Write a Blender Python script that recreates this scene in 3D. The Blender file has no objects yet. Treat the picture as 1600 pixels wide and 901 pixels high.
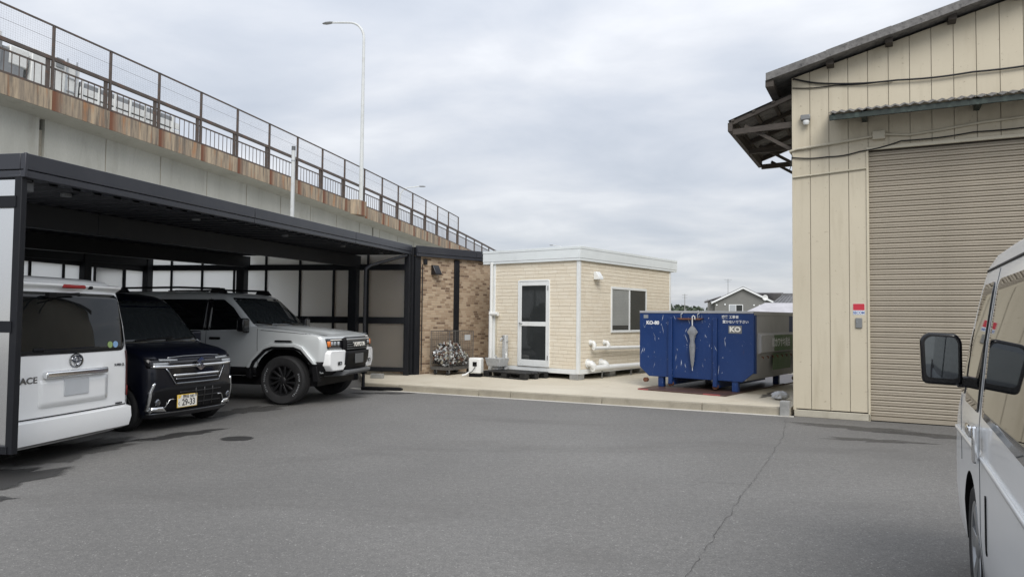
import bpy, bmesh, math, random
from mathutils import Vector, Matrix
R = math.radians
random.seed(7)
SC = bpy.context.scene
COL = SC.collection

# ------------------------------------------------------------ camera, sky, sun, exposure
PITCH, ROLL, EYE = R(2.229), R(0.598), 1.5
cam_data = bpy.data.cameras.new('camera')
cam_data.sensor_width = 36.0
cam_data.lens = 36.0 * 1114.0 / 1600.0
cam_data.clip_start = 0.05
cam_data.clip_end = 3000.0
cam = bpy.data.objects.new('camera', cam_data)
COL.objects.link(cam)
cam.matrix_world = Matrix.Translation((0, 0, EYE)) @ Matrix.Rotation(R(90) + PITCH, 4, 'X') @ Matrix.Rotation(ROLL, 4, 'Z')
SC.camera = cam

SUN_EL, SUN_AZ = R(44), R(172)          # compass style: 0 = +Y (straight ahead), clockwise
w = bpy.data.worlds.new('World')
SC.world = w
w.use_nodes = True
nt = w.node_tree
nt.nodes.clear()
def N(tree, kind, **kw):
    n = tree.nodes.new(kind)
    for k, v in kw.items():
        if hasattr(n, k):
            setattr(n, k, v)
    return n
wo = N(nt, 'ShaderNodeOutputWorld'); bg = N(nt, 'ShaderNodeBackground')
sky = N(nt, 'ShaderNodeTexSky'); sky.sky_type = 'NISHITA'; sky.sun_disc = False
sky.sun_elevation = SUN_EL; sky.sun_rotation = SUN_AZ
tc = N(nt, 'ShaderNodeTexCoord')
sep = N(nt, 'ShaderNodeSeparateXYZ'); nt.links.new(tc.outputs['Generated'], sep.inputs[0])
def wm(op, a, b=None, c=None):
    n = N(nt, 'ShaderNodeMath', operation=op)
    for i, v in enumerate((a, b, c)):
        if v is None: continue
        if isinstance(v, (int, float)): n.inputs[i].default_value = v
        else: nt.links.new(v, n.inputs[i])
    return n.outputs[0]
zz = wm('MAXIMUM', wm('ADD', wm('ABSOLUTE', sep.outputs['Z']), 0.16), 0.05)
cx = wm('DIVIDE', sep.outputs['X'], zz); cy = wm('DIVIDE', sep.outputs['Y'], zz)
cmb = N(nt, 'ShaderNodeCombineXYZ'); nt.links.new(cx, cmb.inputs[0]); nt.links.new(cy, cmb.inputs[1])
mp = N(nt, 'ShaderNodeMapping'); nt.links.new(cmb.outputs[0], mp.inputs[0])
mp.inputs['Rotation'].default_value = (0, 0, R(24)); mp.inputs['Scale'].default_value = (0.92, 1.08, 1); mp.inputs['Location'].default_value = (3.7, 1.9, 0)
n1 = N(nt, 'ShaderNodeTexNoise'); n1.inputs['Scale'].default_value = 1.5; n1.inputs['Detail'].default_value = 9; n1.inputs['Roughness'].default_value = 0.52; n1.inputs['Distortion'].default_value = 0.25
nt.links.new(mp.outputs[0], n1.inputs['Vector'])
n2 = N(nt, 'ShaderNodeTexNoise'); n2.inputs['Scale'].default_value = 0.55; n2.inputs['Detail'].default_value = 4
nt.links.new(mp.outputs[0], n2.inputs['Vector'])
cl = wm('ADD', wm('MULTIPLY', n1.outputs[0], 0.62), wm('MULTIPLY', n2.outputs[0], 0.38))
ramp = N(nt, 'ShaderNodeValToRGB'); nt.links.new(cl, ramp.inputs[0])
e = ramp.color_ramp.elements
e[0].position = 0.36; e[0].color = (0.425, 0.460, 0.520, 1)
e[1].position = 0.66; e[1].color = (0.72, 0.73, 0.75, 1)
k = e.new(0.47); k.color = (0.505, 0.533, 0.585, 1)
k = e.new(0.56); k.color = (0.595, 0.612, 0.648, 1)
skm = N(nt, 'ShaderNodeMix', data_type='RGBA'); skm.inputs['Factor'].default_value = 0.10
sks = N(nt, 'ShaderNodeVectorMath', operation='SCALE'); sks.inputs['Scale'].default_value = 0.10
nt.links.new(sky.outputs[0], sks.inputs[0])
nt.links.new(ramp.outputs[0], skm.inputs[6]); nt.links.new(sks.outputs[0], skm.inputs[7])
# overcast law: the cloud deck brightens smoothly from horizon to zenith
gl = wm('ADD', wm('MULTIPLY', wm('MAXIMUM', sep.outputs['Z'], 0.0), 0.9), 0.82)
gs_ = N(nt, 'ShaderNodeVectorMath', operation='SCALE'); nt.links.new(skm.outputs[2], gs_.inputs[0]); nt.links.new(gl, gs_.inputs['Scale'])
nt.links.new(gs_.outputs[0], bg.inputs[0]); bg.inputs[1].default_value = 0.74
nt.links.new(bg.outputs[0], wo.inputs[0])

sun_data = bpy.data.lights.new('sun', 'SUN')
sun_data.energy = 1.4; sun_data.angle = R(35); sun_data.color = (1.0, 0.965, 0.91)
sun = bpy.data.objects.new('sun', sun_data); COL.objects.link(sun)
sd = Vector((math.sin(SUN_AZ) * math.cos(SUN_EL), math.cos(SUN_AZ) * math.cos(SUN_EL), math.sin(SUN_EL)))
sun.rotation_euler = sd.to_track_quat('Z', 'Y').to_euler()
sun.location = sd * 60

vs = SC.view_settings
vs.view_transform = 'Standard'; vs.look = 'None'; vs.exposure = 0.85; vs.gamma = 1.0; vs.use_curve_mapping = False

# ------------------------------------------------------------ materials
MATS = {}
def newmat(name):
    m = bpy.data.materials.new(name); m.use_nodes = True
    t = m.node_tree
    b = t.nodes['Principled BSDF']
    return m, t, b
def lk(t, a, b): t.links.new(a, b)
def mixc(t, fac, a, b, mode='MIX'):
    n = N(t, 'ShaderNodeMix', data_type='RGBA', blend_type=mode)
    for i, v in ((0, fac), (6, a), (7, b)):
        if isinstance(v, (int, float)): n.inputs[i].default_value = v
        elif isinstance(v, tuple): n.inputs[i].default_value = (*v[:3], 1)
        else: lk(t, v, n.inputs[i])
    return n.outputs[2]
def noise(t, vec, scale, detail=4, rough=.5, dist=0):
    n = N(t, 'ShaderNodeTexNoise'); n.inputs['Scale'].default_value = scale; n.inputs['Detail'].default_value = detail
    n.inputs['Roughness'].default_value = rough; n.inputs['Distortion'].default_value = dist
    if vec is not None: lk(t, vec, n.inputs['Vector'])
    return n.outputs[0]
def ramp2(t, f, p0, p1, c0=(0, 0, 0), c1=(1, 1, 1)):
    n = N(t, 'ShaderNodeValToRGB'); e = n.color_ramp.elements
    e[0].position = p0; e[1].position = p1; e[0].color = (*c0, 1); e[1].color = (*c1, 1)
    lk(t, f, n.inputs[0]); return n.outputs[0]
def mapv(t, scale=(1, 1, 1), loc=(0, 0, 0), out='Object', rot=(0, 0, 0)):
    a = N(t, 'ShaderNodeTexCoord'); b = N(t, 'ShaderNodeMapping')
    b.inputs['Scale'].default_value = scale; b.inputs['Location'].default_value = loc; b.inputs['Rotation'].default_value = rot
    lk(t, a.outputs[out], b.inputs[0]); return b.outputs[0]
def math2(t, op, a, b):
    n = N(t, 'ShaderNodeMath', operation=op)
    for i, v in enumerate((a, b)):
        if isinstance(v, (int, float)): n.inputs[i].default_value = v
        else: lk(t, v, n.inputs[i])
    return n.outputs[0]
def bump(t, b, h, strength=.3, dist=.01):
    n = N(t, 'ShaderNodeBump'); n.inputs['Strength'].default_value = strength; n.inputs['Distance'].default_value = dist
    lk(t, h, n.inputs['Height']); lk(t, n.outputs[0], b.inputs['Normal'])
def mat(name, col, rough=.6, metal=0., var=.12, scale=2.5, dirt=None, dirt_amt=.35, bmp=0., bscale=60., coat=0., stretch=(1, 1, 1), rand=0., spec=.5):
    """plain surface: base colour, cloudy variation, optional dirt, fine relief"""
    m, t, b = newmat(name)
    v = mapv(t, stretch)
    n = noise(t, v, scale, 6, .6)
    lo = tuple(c * (1 - var) for c in col); hi = tuple(min(1, c * (1 + var)) for c in col)
    c = mixc(t, ramp2(t, n, .3, .7), lo, hi)
    if dirt:
        d = noise(t, v, scale * 2.3, 8, .65, .4)
        c = mixc(t, math2(t, 'MULTIPLY', ramp2(t, d, .52, .72), dirt_amt), c, dirt)
    if rand:
        oi = N(t, 'ShaderNodeObjectInfo')
        hv = N(t, 'ShaderNodeHueSaturation'); lk(t, c, hv.inputs['Color'])
        mr = N(t, 'ShaderNodeMapRange'); mr.inputs[3].default_value = 1 - rand; mr.inputs[4].default_value = 1 + rand
        lk(t, oi.outputs['Random'], mr.inputs[0]); lk(t, mr.outputs[0], hv.inputs['Value']); c = hv.outputs[0]
    lk(t, c, b.inputs['Base Color'])
    b.inputs['Roughness'].default_value = rough; b.inputs['Metallic'].default_value = metal
    b.inputs['Specular IOR Level'].default_value = spec
    if coat:
        b.inputs['Coat Weight'].default_value = coat; b.inputs['Coat Roughness'].default_value = .04
    if bmp:
        bump(t, b, noise(t, v, bscale, 4, .6), bmp, .004)
    MATS[name] = m
    return m

M = MATS
mat('white_paint', (.84, .85, .85), .28, var=.015, coat=.5)
mat('silver_paint', (.58, .605, .61), .34, metal=.15, var=.02, coat=.7)
mat('navy_paint', (.0025, .0035, .009), .3, var=.05, coat=.35, spec=.3)
mat('black_plastic', (.007, .007, .008), .55, var=.15, scale=8, spec=.15)
mat('grey_plastic', (.11, .115, .12), .5, var=.1)
mat('gloss_black', (.008, .008, .01), .12, var=.1)
mat('rubber', (.016, .016, .017), .75, var=.25, scale=12, bmp=.2)
mat('rim_black', (.012, .012, .013), .35, var=.1)
mat('rim_grey', (.30, .31, .32), .3, metal=.8, var=.05)
mat('chrome', (.78, .79, .80), .08, metal=1., var=.01)
mat('dark_chrome', (.25, .26, .28), .15, metal=1., var=.02)
mat('amber', (.75, .20, .03), .2, var=.05)
mat('red_lamp', (.30, .012, .012), .15, var=.08)
mat('smoke_lamp', (.055, .02, .02), .1, var=.3, scale=30)
mat('lamp_glass', (.35, .37, .39), .08, var=.2, scale=20)
mat('plate_blank', (.50, .52, .54), .5, var=.05)
mat('plate_yellow', (.78, .52, .06), .45, var=.03)
mat('plate_white', (.78, .76, .70), .5, var=.03)
mat('ink', (.012, .012, .015), .5, var=0)
mat('sticker_green', (.30, .42, .16), .4, var=.1)
mat('sticker_blue', (.25, .42, .66), .4, var=.1)
def glass(name, col, rough=.02, spec=.6):
    m, t, b = newmat(name)
    v = mapv(t); n = noise(t, v, 1.5, 3)
    lk(t, mixc(t, n, tuple(c * .7 for c in col), tuple(c * 1.3 for c in col)), b.inputs['Base Color'])
    b.inputs['Roughness'].default_value = rough; b.inputs['Specular IOR Level'].default_value = spec
    M[name] = m
glass('car_glass', (.006, .007, .008), .02, .5)
glass('windscreen', (.022, .026, .028))
glass('window_glass', (.030, .033, .034), .03)
glass('mirror_glass', (.16, .18, .20), .02, 1.0)
M['mirror_glass'].node_tree.nodes['Principled BSDF'].inputs['Metallic'].default_value = .9

# frosted polycarbonate: lets diffuse light through, slightly glossy
def frosted(name, col, gl=.12):
    m, t, b = newmat(name)
    t.nodes.remove(b)
    out = t.nodes['Material Output']
    tr = N(t, 'ShaderNodeBsdfTranslucent'); df = N(t, 'ShaderNodeBsdfDiffuse'); gs = N(t, 'ShaderNodeBsdfGlossy'); gs.inputs['Roughness'].default_value = .18
    v = mapv(t, (.6, .6, 1.4)); n = noise(t, v, 1.2, 5)
    c = mixc(t, n, tuple(x * .9 for x in col), col)
    lk(t, c, tr.inputs[0]); lk(t, c, df.inputs[0])
    a = N(t, 'ShaderNodeMixShader'); a.inputs[0].default_value = .06; lk(t, tr.outputs[0], a.inputs[1]); lk(t, df.outputs[0], a.inputs[2])
    fr = N(t, 'ShaderNodeFresnel'); fr.inputs[0].default_value = 1.45
    b2 = N(t, 'ShaderNodeMixShader'); lk(t, fr.outputs[0], b2.inputs[0]); lk(t, a.outputs[0], b2.inputs[1]); lk(t, gs.outputs[0], b2.inputs[2])
    lk(t, b2.outputs[0], out.inputs[0]); M[name] = m
frosted('polycarbonate', (.97, .985, .98))

# carport steel, wood, metals
mat('charcoal_steel', (.010, .011, .014), .55, var=.12, scale=1.2, dirt=(.05, .05, .05), dirt_amt=.15, spec=.25)
mat('charcoal_fascia', (.027, .029, .037), .38, var=.1, scale=.8, dirt=(.10, .10, .10), dirt_amt=.12)
mat('roof_deck', (.020, .021, .025), .65, var=.12, spec=.25)
mat('galvanised', (.42, .44, .46), .42, metal=.6, var=.15, scale=4)
mat('white_pole', (.58, .60, .60), .4, var=.08, scale=1.5, dirt=(.28, .25, .20), dirt_amt=.3)
mat('brown_steel', (.082, .066, .057), .6, var=.25, scale=3, dirt=(.17, .075, .04), dirt_amt=.6)
mat('white_pvc', (.72, .73, .72), .32, var=.05, dirt=(.45, .43, .38), dirt_amt=.25)
mat('white_metal', (.74, .76, .76), .35, var=.04, scale=1.5, dirt=(.45, .45, .42), dirt_amt=.2)
mat('fascia_metal', (.70, .74, .75), .38, var=.05, scale=1.2, dirt=(.42, .43, .42), dirt_amt=.2)
mat('old_wood', (.060, .050, .042), .8, var=.3, scale=6, stretch=(1, 1, 4), bmp=.3)
mat('weathered_cement', (.165, .16, .155), .9, var=.35, scale=9, dirt=(.035, .035, .035), dirt_amt=.8, bmp=.5, bscale=40)
mat('green_paint', (.016, .026, .022), .6, var=.35, scale=6, dirt=(.09, .13, .11), dirt_amt=.5)
mat('cable_black', (.012, .012, .013), .5)
mat('beige_pipe', (.50, .46, .36), .45, var=.08, dirt=(.3, .26, .19), dirt_amt=.3)
mat('block_concrete', (.27, .27, .26), .9, var=.2, scale=8, bmp=.4)
mat('grey_metal', (.22, .225, .225), .4, metal=.3, var=.1)
mat('red_print', (.50, .03, .05), .45, var=.08, scale=8)
mat('white_print', (.72, .73, .75), .5, var=.05)
mat('blue_print', (.10, .17, .38), .5, var=.05)
mat('umbrella_film', (.22, .23, .245), .35, var=.18, scale=14)
mat('black_pallet', (.014, .014, .015), .55, var=.2, scale=9)
mat('blind_grey', (.27, .28, .27), .6, var=.08)
mat('scratch_white', (.48, .52, .60), .6, var=.2, scale=20)
mat('sink_steel', (.52, .53, .53), .4, metal=.1, var=.15, scale=6, dirt=(.25, .24, .22), dirt_amt=.4)
mat('cage_wire', (.15, .145, .14), .5, metal=.5, var=.2, scale=10)
mat('rust', (.13, .055, .03), .85, var=.35, scale=9, bmp=.3)
mat('truck_white', (.62, .63, .62), .4, var=.06, dirt=(.4, .39, .36), dirt_amt=.4)
mat('truck_grey', (.20, .21, .22), .6, var=.15, scale=3)
mat('house_wall', (.165, .165, .155), .85, var=.06, scale=.8)
mat('house_roof', (.19, .185, .195), .75, var=.15, scale=2)
mat('tile_roof', (.13, .13, .135), .5, var=.25, scale=1.5)
mat('tin_roof', (.40, .39, .41), .5, var=.12, scale=1)
mat('cream_wall', (.45, .43, .38), .9, var=.08)
mat('bark', (.07, .055, .04), .9, var=.3)
mat('bottle_white', (.70, .71, .70), .35, var=.03)
mat('foil', (.42, .43, .44), .5, metal=.2, var=.3, scale=12)
def leafmat(name, a, b2):
    m, t, b = newmat(name); v = mapv(t); n = noise(t, v, .6, 4)
    lk(t, mixc(t, ramp2(t, n, .35, .65), a, b2), b.inputs['Base Color']); b.inputs['Roughness'].default_value = .8; M[name] = m
leafmat('far_leaves', (.06, .085, .055), (.11, .135, .09))
leafmat('weed', (.06, .10, .03), (.11, .15, .05))
# ------------------------------------------------------------ surfaces with their own pattern
def asphalt():
    m, t, b = newmat('asphalt')
    v = mapv(t)
    big = noise(t, v, .16, 5, .55, .3)
    mid = noise(t, v, 1.1, 6, .6, .2)
    fine = noise(t, v, 70, 5, .75)
    mott = noise(t, v, 17, 4, .7)
    grit = N(t, 'ShaderNodeTexVoronoi'); grit.inputs['Scale'].default_value = 95; lk(t, v, grit.inputs['Vector'])
    rnd = N(t, 'ShaderNodeSeparateColor'); lk(t, grit.outputs['Color'], rnd.inputs[0])
    c = mixc(t, ramp2(t, big, .38, .62), (.165, .160, .152), (.245, .239, .228))
    c = mixc(t, math2(t, 'MULTIPLY', ramp2(t, mid, .45, .75), .35), c, (.245, .238, .226))
    c = mixc(t, math2(t, 'MULTIPLY', ramp2(t, mott, .40, .62), .38), c, (.105, .103, .100))
    c = mixc(t, math2(t, 'MULTIPLY', ramp2(t, fine, .38, .60), .58), c, (.078, .077, .075))
    stone = math2(t, 'MULTIPLY', ramp2(t, rnd.outputs[0], .86, .96), ramp2(t, grit.outputs['Distance'], .62, .30))
    c = mixc(t, math2(t, 'MULTIPLY', stone, .55), c, (.42, .41, .39))
    # old tyre-worn, slightly darker lanes and damp marks with soft uneven edges
    wear = noise(t, mapv(t, (.35, .9, 1), (2.3, .7, 0), rot=(0, 0, R(-30))), .8, 5, .6, .5)
    c = mixc(t, math2(t, 'MULTIPLY', ramp2(t, wear, .55, .72), .5), c, (.105, .101, .096))
    lk(t, c, b.inputs['Base Color'])
    lk(t, ramp2(t, mid, .3, .7, (.72,) * 3, (.92,) * 3), b.inputs['Roughness'])
    b.inputs['Specular IOR Level'].default_value = .3
    h = mixc(t, .5, fine, grit.outputs['Distance'])
    bump(t, b, h, .55, .006)
    M['asphalt'] = m
asphalt()
def wetmat(name, col, rough, strength):
    # damp mark: soft uneven rim comes from the patch's own 'core' value broken up by noise
    m, t, b = newmat(name); v = mapv(t)
    fine = noise(t, v, 70, 5, .75)
    lk(t, mixc(t, fine, tuple(c * .6 for c in col), tuple(c * 1.4 for c in col)), b.inputs['Base Color'])
    b.inputs['Roughness'].default_value = rough; bump(t, b, fine, .35, .004)
    at = N(t, 'ShaderNodeAttribute'); at.attribute_name = 'core'
    nz = math2(t, 'MULTIPLY', math2(t, 'ADD', noise(t, v, 6, 6, .65), -.5), 1.1)
    al = ramp2(t, math2(t, 'ADD', at.outputs['Fac'], nz), .18, .62)
    lk(t, math2(t, 'MULTIPLY', al, strength), b.inputs['Alpha']); M[name] = m
wetmat('wet_asphalt', (.040, .039, .038), .5, .9)
wetmat('oil_stain', (.075, .072, .068), .65, .6)
mat('crack_tar', (.075, .073, .070), .95, var=.3)

def concrete(name, a, c2, stain, rough=.85, sc=.6, st=(1, 1, 1)):
    m, t, b = newmat(name); v = mapv(t, st)
    big = noise(t, v, sc, 6, .6, .4); fine = noise(t, v, 45, 5, .7)
    c = mixc(t, ramp2(t, big, .3, .7), a, c2)
    s = noise(t, v, sc * 2.2, 8, .65, .8)
    c = mixc(t, math2(t, 'MULTIPLY', ramp2(t, s, .55, .72), .45), c, stain)
    c = mixc(t, math2(t, 'MULTIPLY', ramp2(t, fine, .35, .65), .18), c, tuple(x * .55 for x in a))
    lk(t, c, b.inputs['Base Color']); b.inputs['Roughness'].default_value = rough
    bump(t, b, fine, .25, .004); M[name] = m
concrete('pad_concrete', (.50, .45, .355), (.60, .55, .45), (.36, .30, .205))
concrete('kerb_concrete', (.26, .235, .185), (.37, .335, .265), (.15, .135, .10), sc=2.0)
concrete('gutter_concrete', (.55, .53, .48), (.66, .64, .59), (.36, .33, .27), sc=1.5)
concrete('girder_concrete', (.37, .37, .335), (.46, .46, .42), (.25, .24, .20), sc=.9, st=(1, 1, .16))
concrete('skirt_concrete', (.40, .37, .30), (.48, .45, .37), (.28, .25, .19), sc=1.5)
concrete('field_ground', (.36, .35, .31), (.44, .42, .37), (.24, .25, .17), sc=.15)

def parapet_mat():
    # stained cast edge: vertical run marks, rust bleeding from the rail posts (local x = 0 and 2 m)
    m, t, b = newmat('parapet_concrete')
    oi = N(t, 'ShaderNodeObjectInfo')
    cmbv = N(t, 'ShaderNodeCombineXYZ'); sc10 = math2(t, 'MULTIPLY', oi.outputs['Random'], 57.0); lk(t, sc10, cmbv.inputs[0])
    tcn = N(t, 'ShaderNodeTexCoord'); ad = N(t, 'ShaderNodeVectorMath', operation='ADD'); lk(t, tcn.outputs['Object'], ad.inputs[0]); lk(t, cmbv.outputs[0], ad.inputs[1])
    mpn = N(t, 'ShaderNodeMapping'); mpn.inputs['Scale'].default_value = (1, 1, .07); lk(t, ad.outputs[0], mpn.inputs[0])
    a = noise(t, mpn.outputs[0], 3.6, 8, .72); s2 = noise(t, mpn.outputs[0], 6.5, 5, .7)
    mp2 = N(t, 'ShaderNodeMapping'); mp2.inputs['Location'].default_value = (11, 3, 0); mp2.inputs['Scale'].default_value = (1, 1, .12); lk(t, ad.outputs[0], mp2.inputs[0])
    d = noise(t, mp2.outputs[0], 3.4, 6, .65)
    c = mixc(t, ramp2(t, a, .35, .62), (.175, .15, .125), (.45, .36, .255))
    c = mixc(t, math2(t, 'MULTIPLY', ramp2(t, s2, .47, .62), .8), c, (.115, .098, .082))
    c = mixc(t, math2(t, 'MULTIPLY', ramp2(t, d, .54, .68), .85), c, (.36, .165, .065))
    sx = N(t, 'ShaderNodeSeparateXYZ'); lk(t, tcn.outputs['Object'], sx.inputs[0])
    w1 = math2(t, 'ABSOLUTE', math2(t, 'ADD', sx.outputs[0], -.06), 0)
    wob = math2(t, 'ADD', w1, math2(t, 'MULTIPLY', math2(t, 'ADD', s2, -.5), .28))
    rust = ramp2(t, wob, .03, .30, (1, 1, 1), (0, 0, 0))
    c = mixc(t, math2(t, 'MULTIPLY', rust, .9), c, (.15, .048, .022))
    lk(t, c, b.inputs['Base Color']); b.inputs['Roughness'].default_value = .9
    bump(t, b, noise(t, tcn.outputs['Object'], 30, 5, .7), .4, .01)
    M['parapet_concrete'] = m
parapet_mat()

def painted_wall():
    m, t, b = newmat('beige_siding'); v = mapv(t); vs_ = mapv(t, (1, 1, .12))
    big = noise(t, v, .7, 5, .6); run = noise(t, vs_, 5, 6, .65)
    c = mixc(t, ramp2(t, big, .3, .7), (.505, .450, .340), (.56, .505, .390))
    c = mixc(t, math2(t, 'MULTIPLY', ramp2(t, run, .52, .74), .42), c, (.36, .31, .215))
    sp = noise(t, v, 22, 4, .6); c = mixc(t, math2(t, 'MULTIPLY', ramp2(t, sp, .66, .72), .6), c, (.25, .20, .13))
    lk(t, c, b.inputs['Base Color']); b.inputs['Roughness'].default_value = .55
    bump(t, b, noise(t, v, 9, 3), .12, .01); M['beige_siding'] = m
painted_wall()
mat('shutter_beige', (.315, .277, .218), .45, var=.08, scale=1.2, dirt=(.22, .19, .14), dirt_amt=.3, rand=.05)

def brickmat(name, pal, bw, bh, mortar, ms=.006):
    # running bond; every brick draws its own tone
    m, t, b = newmat(name); v = mapv(t)
    sp = N(t, 'ShaderNodeSeparateXYZ'); lk(t, v, sp.inputs[0])
    al = math2(t, 'ADD', sp.outputs[0], math2(t, 'MULTIPLY', sp.outputs[1], 1.0))
    zr = math2(t, 'DIVIDE', sp.outputs[2], bh); row = math2(t, 'FLOOR', zr, 0); fz = math2(t, 'FRACT', zr, 0)
    off = math2(t, 'FRACT', math2(t, 'MULTIPLY', math2(t, 'SINE', math2(t, 'MULTIPLY', row, 12.99), 0), 43.7), 0)
    xr = math2(t, 'ADD', math2(t, 'DIVIDE', al, bw), off); col = math2(t, 'FLOOR', xr, 0); fx = math2(t, 'FRACT', xr, 0)
    cb = N(t, 'ShaderNodeCombineXYZ'); lk(t, col, cb.inputs[0]); lk(t, row, cb.inputs[1])
    wn = N(t, 'ShaderNodeTexWhiteNoise'); wn.noise_dimensions = '2D'; lk(t, cb.outputs[0], wn.inputs['Vector'])
    rp_ = N(t, 'ShaderNodeValToRGB'); rp_.color_ramp.interpolation = 'CONSTANT'; e = rp_.color_ramp.elements
    e[0].position = 0; e[0].color = (*pal[0], 1); e[1].position = .34; e[1].color = (*pal[1], 1)
    for pos, c_ in ((.62, pal[2]), (.86, pal[3])): k_ = e.new(pos); k_.color = (*c_, 1)
    lk(t, wn.outputs['Value'], rp_.inputs[0])
    mz = math2(t, 'MINIMUM', fz, math2(t, 'SUBTRACT', 1.0, fz)); mx = math2(t, 'MULTIPLY', math2(t, 'MINIMUM', fx, math2(t, 'SUBTRACT', 1.0, fx)), bw / bh)
    joint = ramp2(t, math2(t, 'MINIMUM', mz, mx), .04, .10)
    c = mixc(t, math2(t, 'MULTIPLY', noise(t, v, 14, 5, .7), .4), rp_.outputs[0], tuple(x * .6 for x in pal[1]))
    c = mixc(t, joint, mortar, c)
    lk(t, c, b.inputs['Base Color']); b.inputs['Roughness'].default_value = .85
    bump(t, b, joint, .8, .008); M[name] = m
brickmat('brown_brick', ((.50, .385, .27), (.42, .31, .21), (.32, .225, .145), (.16, .098, .062)), .150, .056, (.42, .35, .27))

def tilemat():
    # thin pale stone-faced courses, short joints and grain inside each board
    m, t, b = newmat('pale_siding')
    oi = N(t, 'ShaderNodeObjectInfo'); tcn = N(t, 'ShaderNodeTexCoord')
    cmbv = N(t, 'ShaderNodeCombineXYZ'); lk(t, math2(t, 'MULTIPLY', oi.outputs['Random'], 91.0), cmbv.inputs[0])
    ad = N(t, 'ShaderNodeVectorMath', operation='ADD'); lk(t, tcn.outputs['Object'], ad.inputs[0]); lk(t, cmbv.outputs[0], ad.inputs[1])
    mpn = N(t, 'ShaderNodeMapping'); mpn.inputs['Scale'].default_value = (1, 1, 8); lk(t, ad.outputs[0], mpn.inputs[0])
    g = noise(t, mpn.outputs[0], 5.5, 6, .65); vor = N(t, 'ShaderNodeTexVoronoi'); vor.voronoi_dimensions = '1D'; vor.inputs['Scale'].default_value = 3.3
    sx = N(t, 'ShaderNodeSeparateXYZ'); lk(t, ad.outputs[0], sx.inputs[0]); lk(t, sx.outputs[0], vor.inputs['W'])
    sc3 = N(t, 'ShaderNodeSeparateColor'); lk(t, vor.outputs['Color'], sc3.inputs[0])
    c = mixc(t, ramp2(t, g, .38, .68), (.71, .64, .515), (.78, .725, .615))
    c = mixc(t, math2(t, 'MULTIPLY', ramp2(t, sc3.outputs[0], .2, .9), .34), c, (.63, .545, .42))
    c = mixc(t, math2(t, 'MULTIPLY', ramp2(t, g, .30, .38, (1, 1, 1), (0, 0, 0)), .45), c, (.42, .32, .20))
    ve = N(t, 'ShaderNodeTexVoronoi'); ve.voronoi_dimensions = '1D'; ve.feature = 'DISTANCE_TO_EDGE'; ve.inputs['Scale'].default_value = 3.3; lk(t, sx.outputs[0], ve.inputs['W'])
    c = mixc(t, ramp2(t, ve.outputs['Distance'], .008, .02, (.40,) * 3, (0, 0, 0)), c, (.36, .28, .18))
    lk(t, c, b.inputs['Base Color']); b.inputs['Roughness'].default_value = .75
    bump(t, b, g, .3, .006); M['pale_siding'] = m
tilemat()

def chipped(name, col, chip, fade, amt):
    m, t, b = newmat(name); v = mapv(t)
    big = noise(t, v, 1.1, 5, .6)
    c = mixc(t, ramp2(t, big, .3, .72), col, fade)
    sc_ = noise(t, mapv(t, (3.5, 3.5, 1), rot=(0, R(24), 0)), 5.5, 7, .7, 1.2)
    c = mixc(t, ramp2(t, sc_, .66 - amt, .68 - amt), c, chip)
    rs = noise(t, mapv(t, (1, 1, .35), (4, 2, 1)), 3.0, 7, .7, .5)
    c = mixc(t, math2(t, 'MULTIPLY', ramp2(t, rs, .66, .72), .55), c, (.10, .05, .035))
    lk(t, c, b.inputs['Base Color']); b.inputs['Roughness'].default_value = .42
    bump(t, b, noise(t, v, 3.0, 4), .45, .03); M[name] = m
chipped('skip_blue', (.007, .031, .128), (.22, .27, .36), (.011, .043, .165), .0)
chipped('skip_grey', (.34, .345, .36), (.46, .46, .47), (.41, .415, .43), .0)
chipped('skip_green', (.060, .125, .050), (.20, .24, .18), (.10, .17, .075), .03)
chipped('road_plate', (.058, .034, .028), (.12, .08, .065), (.085, .047, .038), .0)
chipped('plate_edge_red', (.25, .05, .05), (.40, .3, .26), (.30, .08, .08), .05)

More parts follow.
